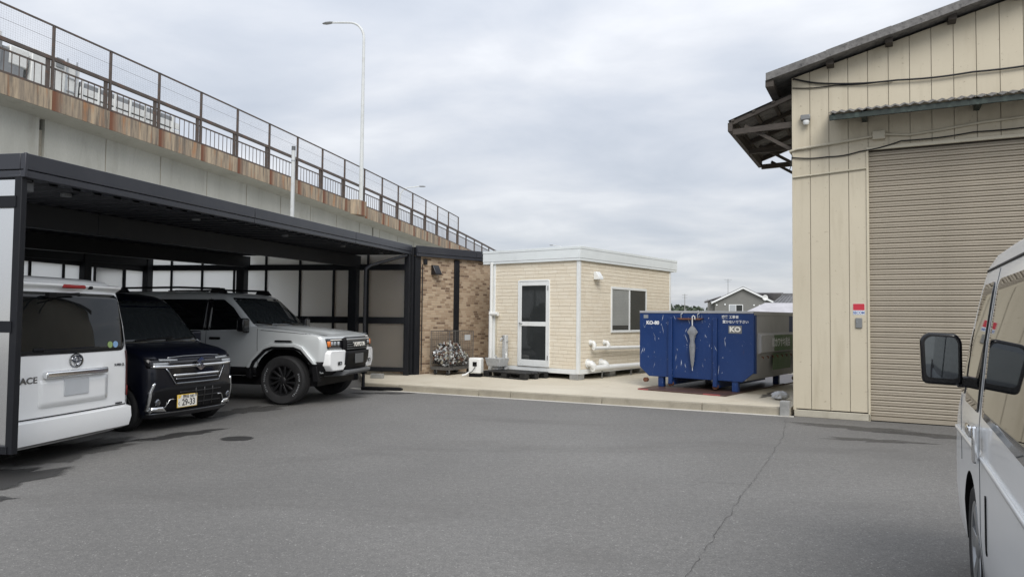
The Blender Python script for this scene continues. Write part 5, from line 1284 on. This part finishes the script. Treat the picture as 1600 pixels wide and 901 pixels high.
for sg in (-1, 1):
    fc = 'left' if sg > 0 else 'right'
    P(fc, rp([(.93, 1.235), (.18, 1.215), (.18, 1.735), (.40, 1.735), (.60, 1.60)], .03), 'front_window', 'car_glass', sv)
    P(fc, rp([(.10, 1.215), (-.86, 1.215), (-.86, 1.735), (.10, 1.735)], .04), 'rear_window', 'car_glass', sv)
    P(fc, rp([(-.95, 1.215), (-2.20, 1.25), (-2.14, 1.72), (-.95, 1.735)], .05), 'quarter_window', 'car_glass', sv)
    P(fc, [(.19, 1.21), (.09, 1.21), (.09, 1.74), (.19, 1.74)], 'pillar_trim', 'gloss_black', sv, off=.003)
    P(fc, [(-.85, 1.21), (-.96, 1.21), (-.96, 1.74), (-.85, 1.74)], 'pillar_trim', 'gloss_black', sv, off=.003)
    P(fc, strip([(1.12, .62), (1.10, 1.25)], .010), 'door_seam', 'grey_plastic', sv, off=.0025)
    P(fc, strip([(.14, .56), (.14, 1.76)], .010), 'door_seam', 'grey_plastic', sv, off=.0025)
    P(fc, strip([(-.72, .62), (-.90, 1.0), (-.90, 1.74)], .010), 'door_seam', 'grey_plastic', sv, off=.0025)
    P(fc, strip([(2.30, 1.155), (1.5, 1.205), (1.16, 1.225)], .010), 'hood_seam', 'grey_plastic', sv, off=.0025)
    P(fc, [(2.30, .46), (-2.36, .46), (-2.36, .60), (-1.8, .60), (1.1, .60), (2.2, .60)], 'sill_cladding', 'black_plastic', sv, off=.01) if False else None
    P(fc, [(1.09, .47), (-.76, .47), (-.76, .61), (1.09, .61)], 'sill_cladding', 'black_plastic', sv, off=.012)
    P(fc, [(2.24, .47), (2.06, .47), (2.06, .72), (2.31, .72)], 'bumper_cladding', 'black_plastic', sv, off=.010)
    y_ = sg * .935
    for x0, x1 in ((.22, .42), (-.78, -.58)):
        mb = MB(); mb.box(x0, x1, min(y_, y_ + sg * .03), max(y_, y_ + sg * .03), 1.06, 1.10); mb.build('door_handle', 'black_plastic', sv, bev=.01)
    mb = MB(); y_ = sg * .90; mb.box(.84, .98, min(y_ + sg * .05, y_ + sg * .24), max(y_ + sg * .05, y_ + sg * .24), 1.20, 1.42); dm = mb.build('door_mirror', 'gloss_black', sv, bev=.03)
    mb = MB(); mb.box(.86, .95, min(y_ - sg * .03, y_ + sg * .08), max(y_ - sg * .03, y_ + sg * .08), 1.18, 1.24); mb.build('mirror_arm', 'gloss_black', dm, bev=.01)
    # squared wheel arch flares: silver outer arch over black liner
    for xc in (1.59, -1.26):
        outer = [(-.66, .60), (-.60, .74), (-.38, .96), (-.22, 1.015), (.22, 1.015), (.36, .97), (.56, .76), (.61, .68)]
        inner = [(-.60, .60), (-.55, .71), (-.34, .91), (-.20, .955), (.20, .955), (.33, .91), (.51, .72), (.55, .68)]
        mb = MB(); ys_ = (sg * .90, sg * .985); n_ = len(outer)
        for yy, sc_ in ((ys_[0], 1.0), (ys_[1], .985)):
            mb.v += [(xc + a * sc_, yy, z) for a, z in outer] + [(xc + a, yy, z) for a, z in inner]
        for i in range(n_ - 1):
            mb.f += [(i, i + 1, 2 * n_ + i + 1, 2 * n_ + i), (n_ + i, 3 * n_ + i, 3 * n_ + i + 1, n_ + i + 1), (2 * n_ + i, 2 * n_ + i + 1, 3 * n_ + i + 1, 3 * n_ + i)]
        mb.f += [(0, 2 * n_, 3 * n_, n_), (n_ - 1, 2 * n_ - 1, 4 * n_ - 1, 3 * n_ - 1)]
        mb.build('wheel_arch', 'silver_paint', sv, bev=.012)
        mb = MB(); inn2 = [(a * .93, z * .93 + .03) for a, z in inner]
        mb.v += [(xc + a, sg * .80, z) for a, z in inner] + [(xc + a, sg * .80, z) for a, z in inn2] + [(xc + a, sg * .968, z) for a, z in inner] + [(xc + a, sg * .962, z) for a, z in inn2]
        for i in range(n_ - 1): mb.f += [(n_ + i, 3 * n_ + i, 3 * n_ + i + 1, n_ + i + 1), (2 * n_ + i, 2 * n_ + i + 1, 3 * n_ + i + 1, 3 * n_ + i)]
        mb.build('arch_liner', 'black_plastic', sv)
        mb = MB(); mb.prism([(xc - .16, 1.035), (xc + .16, 1.035), (xc + .14, 1.065), (xc - .14, 1.065)], min(sg * .925, sg * .965), max(sg * .925, sg * .965), 'y'); mb.build('arch_vent', 'gloss_black', sv)
        # black lower ends of the arch
        mb = MB(); mb.prism([(xc + .53, .655), (xc + .62, .655), (xc + .66, .40), (xc + .56, .40)], min(sg * .88, sg * .975), max(sg * .88, sg * .975), 'y'); mb.build('arch_cladding', 'black_plastic', sv, bev=.01); mb = MB(); mb.prism([(xc - .66, .595), (xc - .57, .595), (xc - .57, .42), (xc - .66, .45)], min(sg * .88, sg * .975), max(sg * .88, sg * .975), 'y'); mb.build('arch_cladding', 'black_plastic', sv, bev=.01)
    # roof rail
    mb = MB(); rp_ = [(.30, sg * .70, 1.86), (.22, sg * .70, 1.925), (-.6, sg * .70, 1.945), (-1.7, sg * .70, 1.93), (-1.9, sg * .70, 1.86)]
    mb.tube(rp_, .020, 8)
    for x in (.2, -1.75): mb.prism([(x - .16, 1.845), (x + .18, 1.84), (x + .10, 1.935), (x - .10, 1.94)], min(sg * .67, sg * .73), max(sg * .67, sg * .73), 'y')
    mb.build('roof_rail', 'black_plastic', sv, bev=.008)
    # headlamp unit
    hl = P('front', rp([(sg * .42, .93), (sg * .86, .93), (sg * .885, 1.10), (sg * .42, 1.10)], .02), 'headlamp', 'gloss_black', sv, off=.014)
    P('front', rp([(sg * .79, .965), (sg * .868, .965), (sg * .872, 1.055), (sg * .79, 1.055)], .015), 'indicator', 'amber', hl, off=.022)
    for y in (.54, .64, .72): P('front', rp([(sg * y, .985), (sg * (y + .06), .985), (sg * (y + .06), 1.045), (sg * y, 1.045)], .012), 'lens', 'lamp_glass', hl, off=.022)
    P('front', strip([(sg * .46, 1.075), (sg * .78, 1.075)], .014), 'light_bar', 'plate_white', hl, off=.022)
    # body-coloured bumper corner block with fog lamp
    mb = MB(); bx_pts = rp([(sg * .40, .905), (sg * .84, .905), (sg * .88, .86), (sg * .88, .66), (sg * .78, .56), (sg * .48, .56), (sg * .40, .64)], .015, 2)
    x0 = 2.20; n_ = len(bx_pts)
    fr_ = [(ss.front(y * .97, .8) + .075, sg * .64 + (y - sg * .64) * .94, .73 + (z - .73) * .94) for y, z in bx_pts]
    mb.v += [(ss.front(y * .97, .8) - .12, y, z) for y, z in bx_pts] + [(ss.front(y * .97, .8) + .045, y, z) for y, z in bx_pts] + fr_
    for k_ in range(2): mb.f += [(k_ * n_ + i, k_ * n_ + (i + 1) % n_, (k_ + 1) * n_ + (i + 1) % n_, (k_ + 1) * n_ + i) for i in range(n_)]
    mb.f += [tuple(2 * n_ + i for i in range(n_))]
    cb = mb.build('bumper_corner', 'white_paint', sv, bev=.012)
    mb = MB(); xf = ss.front(.62, .8) + .07; mb.box(xf, xf + .02, min(sg * .52, sg * .66), max(sg * .52, sg * .66), .655, .715); fl = mb.build('fog_lamp', 'gloss_black', cb, bev=.012)
    mb = MB(); mb.box(xf + .02, xf + .026, min(sg * .57, sg * .61), max(sg * .57, sg * .61), .67, .70); mb.build('lens', 'lamp_glass', fl)
    P(fc, strip([(2.27, .64), (1.02 + 1.1, .64)], .05), 'side_trim', 'black_plastic', sv, off=.012) if False else None
gr = P('front', rp([(-.44, .875), (.44, .875), (.44, 1.12), (-.44, 1.12)], .03), 'grille', 'black_plastic', sv, off=.07, thick=.12)
P('front', rp([(-.40, 1.062), (.40, 1.062), (.40, 1.098), (-.40, 1.098)], .01), 'grille_mesh_bar', 'grey_metal', gr, off=.085, thick=.02)
for z in (.915, .955, .995, 1.035): P('front', strip([(-.39, z), (.39, z)], .012), 'grille_bar', 'grey_plastic', gr, off=.078, thick=.012)
text('TOYOTA', .10, (ss.front(0, .98) + .092, 0, .985), (0, 1, 0), (0, 0, 1), 'plate_white', gr, bold=.02, depth=.006, sx=1.15)
P('front', rp([(-.47, .53), (.47, .53), (.44, .875), (-.44, .875)], .02), 'centre_bumper', 'black_plastic', sv, off=.115, thick=.16)
mb = MB(); xf = ss.front(0, .73) + .118; mb.box(xf, xf + .012, -.165, .165, .665, .83); mb.build('number_plate', 'grey_plastic', sv, bev=.004)
mb = MB(); mb.prism([(2.05, .44), (2.45, .47), (2.535, .515), (2.53, .56), (2.2, .56)], -.46, .46, 'y'); mb.build('skid_plate', 'grey_plastic', sv, bev=.01)
P('front', [(-.90, .47), (.90, .47), (.925, .72), (-.925, .72)], 'lower_bumper', 'black_plastic', sv, off=.012)
P('rear', rp([(-.70, 1.25), (.70, 1.25), (.66, 1.72), (-.66, 1.72)], .05), 'tail_window', 'car_glass', sv)
# hood relief
mb = MB(); mb.hexa([(2.20, -.40, 1.165), (2.20, .40, 1.165), (1.15, .55, 1.275), (1.15, -.55, 1.275), (2.12, -.33, 1.20), (2.12, .33, 1.20), (1.18, .46, 1.298), (1.18, -.46, 1.298)]); mb.build('hood_bulge', 'silver_paint', sv, bev=.02)
mb = MB(); mb.prism([(-.55, 1.875), (-.40, 1.93), (-.62, 1.90), (-.75, 1.875)], -.02, .02, 'y'); mb.build('shark_fin', 'gloss_black', sv)
for x in (1.59, -1.26):
    for sg in (-1, 1):
        wl = wheel(sv, x, sg * .835, .405, .26, .245, 'rim_black', 12, .03, .35)
        if x > 0:
            for word, a0 in (('OPEN COUNTRY', 3.75), ('OPEN COUNTRY', .35)):
                for i, ch in enumerate(word):
                    if ch == ' ': continue
                    a = a0 + (i * .11) * (1 if False else -1) * sg * -1
                    c_, s_ = math.cos(a), math.sin(a); rr_ = .315
                    text(ch, .034, (x + rr_ * c_, sg * (.835 + .1325), .405 + rr_ * s_), (-s_ * -1 * (1 if sg < 0 else -1) * -1, 0, c_ * -1 * (1 if sg < 0 else -1) * -1), (c_, 0, s_), 'plate_blank', wl, name='tyre_letter', depth=.001) if sg < 0 else None
# ============================================================ SKIP AND ITS PLATES
da = R(-38.69)
DL = Vector((2.918, 14.163)); ddir = Vector((math.cos(da), math.sin(da)))
base = .155
for nm, lab, x0, x1, y0, y1, z in (('steel_plate', 'rust brown steel road plate with red front edge under the skip', -.12, 1.62, -.62, 2.45, .121), ('steel_plate', 'rear rust brown steel road plate behind the skip legs', -.10, 1.66, 2.47, 5.2, .121)):
    s_ = thing(nm, lab, 'steel plate', (DL.x, DL.y, 0), da + R(0), 'steel plates under the skip')
    mb = MB(); mb.box(x0, x1, y0, y1, z, z + .026); mb.build('plate', 'road_plate', s_, bev=.004)
    if y0 < 0:
        for a, b in ((x0, x0 + .22), (x1 - .42, x1 - .10)):
            mb = MB(); mb.box(a, b, y0 - .003, y0 + .02, z + .002, z + .0265); mb.build('edge_paint', 'plate_edge_red', s_)
sk = thing('skip', 'battered blue steel skip with a clear umbrella hooked on its front', 'skip', (DL.x, DL.y, 0), da)
LS = 2.75; X0, X1, Z0, Z1 = -.42, 1.90, .34, 1.63
mb = MB()
outp = [(X0, Z1), (X0, .52), (X0 + .21, Z0), (X1 - .21, Z0), (X1, .52), (X1, Z1)]
mb.prism(outp, 0.0, .03, 'y'); mb.build('front_wall', 'skip_blue', sk, bev=.006)
mb = MB(); mb.prism([(X0 + .02, .85), (X0 + .16, Z0 + .02), (X1 - .16, Z0 + .02), (X1 - .02, .85), (X1 - .02, .87), (X0 + .02, .87)], .031, LS, 'y'); 
mb.build('hull', 'skip_grey', sk)
for x0, x1, nm in ((X0 + .015, X0 + .04, 'side_wall'), (X1 - .04, X1 - .015, 'side_wall')):
    mb = MB(); mb.box(x0, x1, .031, LS, .87, Z1 - .06); mb.build(nm, 'skip_grey', sk)
for x in (X0, X1 - .07):
    mb = MB(); mb.box(x, x + .07, .032, LS, Z1 - .065, Z1 + .005); mb.build('top_rail', 'skip_grey', sk, bev=.006)
mb = MB(); mb.box(X0, X1, -.012, .045, Z1 - .035, Z1 + .008); mb.build('top_rim', 'skip_grey', sk, bev=.006)
mb = MB(); mb.prism([(X1 - .005, .85), (X1 + .05, .88), (X1 + .05, 1.20), (X1 - .015, 1.24), (X1 - .015, .85)], .25, 2.35, 'y'); band = mb.build('side_band', 'skip_grey', sk, bev=.004)
mb = MB(); mb.box(X1 + .051, X1 + .053, .95, 2.34, .89, 1.195); mb.build('green_band', 'skip_green', band)
text('㈱カワサキ商会', .19, (X1 + .0545, 1.36, 1.04), (0, 1, 0), (0, 0, 1), 'white_print', band, bold=.02, depth=.001, sx=.8)
mb = MB(); mb.box(X1 - .014, X1 - .008, 1.05, 2.1, .52, .84); mb.build('green_panel', 'skip_green', sk)
for y in (.035, 2.42, LS - .09):
    mb = MB(); mb.box(X1 - .014, X1 + .012, y, y + .09, .50, Z1 - .066); mb.build('side_post', 'skip_blue', sk, bev=.004)
mb = MB(); mb.box(X1 - .03, X1 - .012, 2.05, LS, .87, Z1 - .07); mb.build('end_panel', 'skip_blue', sk)
mb = MB(); mb.prism(outp, LS, LS + .03, 'y'); mb.build('rear_wall', 'skip_blue', sk)
for i in range(7):
    mb = MB(); mb.tube([(X1 + .02, .35 + i * .27, .80), (X1 + .045, .35 + i * .27, .80), (X1 + .05, .35 + i * .27, .76)], .012, 6); mb.build('rope_hook', 'rust', sk)
for x in (.23, 1.14):
    mb = MB(); mb.box(x, x + .08, -.055, 0, .22, Z1 - .12); mb.build('front_rib', 'skip_blue', sk, bev=.006)
    mb = MB(); mb.box(x, x + .08, .05, LS - .2, .20, .34); mb.build('skid_rail', 'skip_blue', sk)
    mb = MB(); mb.tube([(x + .03, -.02, .22), (x + .03, .06, .22)], .05, 12); mb.build('roller', 'rust', sk)
for x in (-.02, 1.48):
    for y in (.02, 2.25):
        mb = MB(); mb.box(x, x + .11, y, y + .11, .148, .36); mb.build('leg', 'skip_blue', sk, bev=.005)
for x in (X0 + .22, X1 - .22):
    mb = MB(); mb.lathe([(0, -.05), (.045, -.05), (.045, .03)], 14, (x - .08 if x < 1 else x + .12, .02 if x < 1 else LS - .1, .265), 'y'); mb.build('tie_roller', 'rust', sk)
mb = MB(); mb.prism([(.40, 1.50), (.95, 1.50), (.88, 1.47), (.47, 1.47)], -.05, 0, 'y'); hk = mb.build('lifting_bracket', 'rust', sk)
for x in (.50, .84):
    mb = MB(); mb.tube([(x, -.04, 1.50), (x, -.05, 1.57), (x + .03, -.03, 1.60)], .010, 6); mb.build('hook_pin', 'galvanised', hk)
text('KO-80', .095, (-.13, -.003, 1.40), (1, 0, 0), (0, 0, 1), 'white_print', sk, bold=.05, depth=.001, sx=1.05)
text('廃棄 工事者', .062, (1.46, -.003, 1.525), (1, 0, 0), (0, 0, 1), 'white_print', sk, bold=.02, depth=.001)
text('置かないで下さい', .062, (1.56, -.003, 1.435), (1, 0, 0), (0, 0, 1), 'white_print', sk, bold=.02, depth=.001)
mb = MB(); mb.box(1.43, 1.68, -.006, 0, 1.225, 1.37); lp = mb.build('maker_plate', 'grey_metal', sk)
text('KO', .125, (1.555, -.008, 1.297), (1, 0, 0), (0, 0, 1), 'plate_white', lp, bold=.05, depth=.001, sx=1.15)
mb = MB(); mb.box(-.33, -.23, -.004, 0, 1.49, 1.56); mb.build('rating_plate', 'galvanised', sk)
rr = random.Random(31); mb = MB()
for i in range(90):
    x = rr.uniform(X0 + .05, X1 - .08); z = Z1 - .05 - 1.1 * rr.random() ** 1.6; L_ = rr.choice((.02, .03, .05, .10, .16)) * rr.uniform(.6, 1.3); a = rr.uniform(-.5, .5) + (math.pi / 2 if L_ < .04 and rr.random() < .5 else 0); w_ = rr.uniform(.002, .0075)
    y = -.0022 - .0001 * i / 10
    if .22 < x < .32 or 1.13 < x < 1.24: y = -.0575
    if 1.36 < x < 1.76 and z > 1.2 or x < .05 and z > 1.33: continue
    px, pz = math.sin(a), math.cos(a); mid = rr.uniform(-.008, .008)
    mb.add([(x - pz * w_ * .3, y, z + px * w_ * .3), (x + px * L_ / 2 + mid - pz * w_, y, z - pz * L_ / 2), (x + px * L_, y, z - pz * L_), (x + px * L_ / 2 + mid + pz * w_, y, z - pz * L_ / 2)], [(0, 1, 2, 3)])
tag(mb.build('scratches', 'scratch_white', sk, fix=False), kind='stuff')
# umbrella
um = thing('umbrella', 'closed clear plastic umbrella with white handle hanging on the blue skip', 'umbrella', (DL.x + ddir.x * .755 + .055 * math.sin(da), DL.y + ddir.y * .755 - .055 * math.cos(da), 0), da)
mb = MB(); mb.tube([(.035, 0, 1.475), (.03, 0, 1.53), (.0, 0, 1.55), (-.02, 0, 1.53), (-.02, 0, 1.44), (-.018, 0, 1.36)], .0105, 8); mb.build('handle', 'white_pvc', um, smooth=True)
mb = MB(); n_ = 16
for z, r_ in ((1.36, .014), (1.30, .05), (1.235, .085), (1.17, .05), (1.06, .040), (.98, .060), (.88, .056), (.74, .042), (.62, .028), (.56, .012)):
    for k_ in range(n_):
        a = 2 * math.pi * k_ / n_; fold = 1 + (.55 if z > 1.15 else .16) * math.cos(4 * a + z * 3) if r_ > .02 else 1
        mb.v.append((-.018 + r_ * fold * math.cos(a), max(-.05, min(.052, r_ * .75 * math.sin(a))), z))
for i in range(9): mb.f += [(i * n_ + j, i * n_ + (j + 1) % n_, (i + 1) * n_ + (j + 1) % n_, (i + 1) * n_ + j) for j in range(n_)]
mb.build('folded_canopy', 'umbrella_film', um, smooth=True)
mb = MB(); mb.tube([(-.018, 0, .57), (-.018, 0, .50)], .006, 8); mb.build('tip', 'white_pvc', um)
mb = MB(); mb.tube([(-.018, 0, 1.065), (-.018, 0, 1.045)], .036, 12); mb.build('strap', 'umbrella_film', um)

# ============================================================ SMALL THINGS AROUND THE HUT
# wire cage cart
ca = R(60)
cg = thing('wire_cage', 'wheeled wire mesh cage full of scrap against the brick wall', 'cage cart', (-1.43, 16.46, .12), ca)
CW, CDp, Zb, Zt = 1.0, .52, .16, 1.02
for x0, x1, y0, y1 in ((0, CW, 0, .04), (0, CW, CDp - .04, CDp), (0, .04, .04, CDp - .04), (CW - .04, CW, .04, CDp - .04)):
    mb = MB(); mb.box(x0, x1, y0, y1, Zb - .04, Zb + .03); mb.build('base_rail', 'cage_wire', cg)
mb = MB(); mb.box(.04, CW - .04, .04, CDp - .04, Zb - .02, Zb); mb.build('floor', 'cage_wire', cg)
def mesh_side(p0, p1):
    p0, p1 = Vector(p0), Vector(p1); L_ = (p1 - p0).length; mb = MB(); n_ = int(L_ / .05)
    for i in range(n_ + 1): q = p0.lerp(p1, i / n_); mb.bar((q.x, q.y, Zb), (q.x, q.y, Zt), .004, .004)
    for j in range(18): z = Zb + (Zt - Zb) * j / 17; mb.bar((p0.x, p0.y, z), (p1.x, p1.y, z), .004 if j < 17 else .012, .004 if j < 17 else .012)
    tag(mb.build('mesh_side', 'cage_wire', cg, fix=False), kind='stuff')
mesh_side((0, 0), (CW, 0)); mesh_side((0, 0), (0, CDp)); mesh_side((CW, 0), (CW, CDp)); mesh_side((0, CDp), (CW, CDp))
for x, y in ((0, 0), (CW, 0), (0, CDp), (CW, CDp)):
    mb = MB(); mb.tube([(x, y, Zb), (x, y, Zt)], .011, 8); mb.build('corner_post', 'cage_wire', cg)
    xx, yy = min(max(x, .08), CW - .08), min(max(y, .08), CDp - .08)
    mb = MB(); mb.lathe([(0, -.02), (.05, -.022), (.062, -.012), (.062, .012), (.05, .022), (0, .02)], 18, (xx, yy, .062), 'y'); mb.build('castor', 'rubber', cg, smooth=True)
    mb = MB(); mb.box(xx - .02, xx + .02, yy - .035, yy - .026, .05, Zb - .04); mb.box(xx - .02, xx + .02, yy + .026, yy + .035, .05, Zb - .04); mb.build('castor_fork', 'galvanised', cg)
mb = MB(); mb.box(.62, .86, -.012, -.006, .80, .93); mb.build('tag_plate', 'plate_blank', cg)
sp = thing('scrap_heap', 'heap of small metal scrap inside the wire cage', 'scrap', (-1.43, 16.46, .12), ca)
rr = random.Random(4); lots = {'white_metal': MB(), 'rust': MB(), 'galvanised': MB(), 'beige_pipe': MB(), 'black_plastic': MB()}
mb = MB(); 
for i in range(1700):
    x, y = rr.uniform(.03, CW - .03), rr.uniform(.03, CDp - .03)
    top = Zb + .06 + .52 * max(0, 1 - abs(x - .38) / .75) ** 1.1; z = Zb + .02 + (top - Zb) * rr.random() ** .5
    s_ = rr.uniform(.010, .028); q = Matrix.Rotation(rr.uniform(0, 6.28), 3, Vector((rr.uniform(-1, 1), rr.uniform(-1, 1), rr.uniform(-1, 1))).normalized()); e_ = (s_ * rr.uniform(.8, 1.9), s_, s_ * rr.uniform(.4, 1))
    key = rr.choices(list(lots), (30, 26, 22, 12, 22))[0]
    lots[key].hexa([Vector((x, y, z)) + q @ Vector((a * e_[0], b * e_[1], c * e_[2])) for c in (-1, 1) for a, b in ((-1, -1), (1, -1), (1, 1), (-1, 1))])
for key in lots: tag(lots[key].build('scrap_pieces', key, sp, fix=False), kind='stuff')
# pallet
pa = R(-42)
pal = thing('pallet', 'black plastic pallet lying as a step before the hut door', 'pallet', (-.64, 16.36, .12), pa)
PLn, PWd = 1.27, .80
for i in range(7):
    y = .0 + i * (PWd - .085) / 6
    mb = MB(); mb.box(0, PLn, y, y + .085, .115, .14); mb.build('deck_board', 'black_pallet', pal, bev=.004)
for i in range(3):
    for j in range(3):
        mb = MB(); x = i * (PLn - .16) / 2; y = j * (PWd - .13) / 2; mb.box(x, x + .16, y, y + .13, .025, .113); mb.build('block', 'black_pallet', pal, bev=.005)
for j in range(3):
    y = j * (PWd - .1) / 2; mb = MB(); mb.box(0, PLn, y, y + .10, 0, .024); mb.build('runner', 'black_pallet', pal, bev=.004)
# sink with tap pillar, standing on the pallet's end
si = thing('outdoor_sink', 'grey sink basin with tap pillar standing beside the hut door', 'sink', (-.33, 16.66, .26), pa)
mb = MB(); o_ = [(-.24, -.17), (.24, -.17), (.24, .17), (-.24, .17)]
def ring(sx, sy, z): return [(a * sx, b * sy, z) for a, b in o_]
mb.v += ring(.80, .78, .08) + ring(1.0, 1.0, .27) + ring(.93, .91, .27) + ring(.74, .70, .12)
for k_ in range(3): mb.f += [(k_ * 4 + i, k_ * 4 + (i + 1) % 4, k_ * 4 + 4 + (i + 1) % 4, k_ * 4 + 4 + i) for i in range(4)]
mb.f += [(3, 2, 1, 0), (12, 13, 14, 15)]
mb.build('basin', 'sink_steel', si, bev=.012)
mb = MB(); mb.box(-.09, .09, -.07, .07, 0, .08); mb.build('pedestal', 'sink_steel', si, bev=.008)
mb = MB(); mb.box(.06, .16, .10, .20, .0, .80); tp = mb.build('tap_pillar', 'sink_steel', si, bev=.012)
mb = MB(); mb.tube([(.11, .10, .72), (.11, .03, .73), (.11, .0, .70), (.11, -.01, .66)], .014, 8); mb.bar((.07, .06, .77), (.15, .06, .77), .015, .015); mb.tube([(.11, .06, .73), (.11, .06, .77)], .01, 8); mb.build('tap', 'chrome', tp, smooth=True)
mb = MB(); mb.tube([(.0, .15, .66), (.11, .15, .66), (.2, .15, .66)], .017, 8); mb.build('tap', 'chrome', tp, smooth=True)
mb = MB(); mb.tube([(-.02, .0, .13), (-.02, .0, .30), (-.05, -.02, .33)], .012, 8); mb.build('drain_plug', 'galvanised', si)
bo = thing('soap_bottle', 'small white pump bottle on the edge of the sink', 'bottle', (-.12, 16.62, .53), pa)
mb = MB(); mb.lathe([(0, 0), (.026, 0), (.028, .01), (.028, .085), (.012, .105), (.011, .12), (0, .12)], 16); mb.build('bottle', 'bottle_white', bo, smooth=True)
mb = MB(); mb.tube([(0, 0, .12), (0, 0, .15), (-.035, 0, .15)], .007, 6); mb.build('pump', 'bottle_white', bo)
# white electric unit with cord
wb = thing('water_heater', 'small white unit with dark socket and cord left of the pallet', 'heater', (-.80, 16.30, .12), R(-16))
mb = MB(); mb.box(-.14, .14, -.10, .10, 0, .075); mb.build('base', 'black_plastic', wb, bev=.01)
mb = MB(); mb.box(-.15, .15, -.11, .11, .076, .43); mb.build('casing', 'white_pvc', wb, bev=.03)
mb = MB(); mb.box(-.045, .055, -.118, -.108, .24, .34); mb.build('socket', 'black_plastic', wb, bev=.004)
mb = MB(); mb.tube([(.02, -.12, .27), (.03, -.17, .22), (-.03, -.18, .13), (-.12, -.15, .09)], .009, 8); mb.build('cord', 'cable_black', wb, smooth=True)
mb = MB(); mb.tube([(-.12, -.12, .10), (-.20, -.16, .05), (-.27, -.18, .03)], .022, 10); mb.build('outlet_hose', 'white_pvc', wb, smooth=True)
# crumpled foil bag by the warehouse corner
mb = MB(); rr = random.Random(9); n_ = 14; secs = [(0, .05), (.04, .11), (.09, .12), (.13, .07), (.15, .02)]
for z, r_ in secs: mb.v += [(r_ * 1.25 * math.cos(2 * math.pi * i / n_) * rr.uniform(.75, 1.2), r_ * math.sin(2 * math.pi * i / n_) * rr.uniform(.75, 1.2), z + rr.uniform(-.008, .008) * (z > 0)) for i in range(n_)]
for k_ in range(4): mb.f += [(k_ * n_ + i, k_ * n_ + (i + 1) % n_, k_ * n_ + n_ + (i + 1) % n_, k_ * n_ + n_ + i) for i in range(n_)]
mb.f += [tuple(range(n_)), tuple(4 * n_ + i for i in range(n_))]
tag(mb.build('foil_bag', 'foil', None, (4.62, 12.28, .12)), 'crumpled silver bag on the pad by the warehouse corner', 'bag')
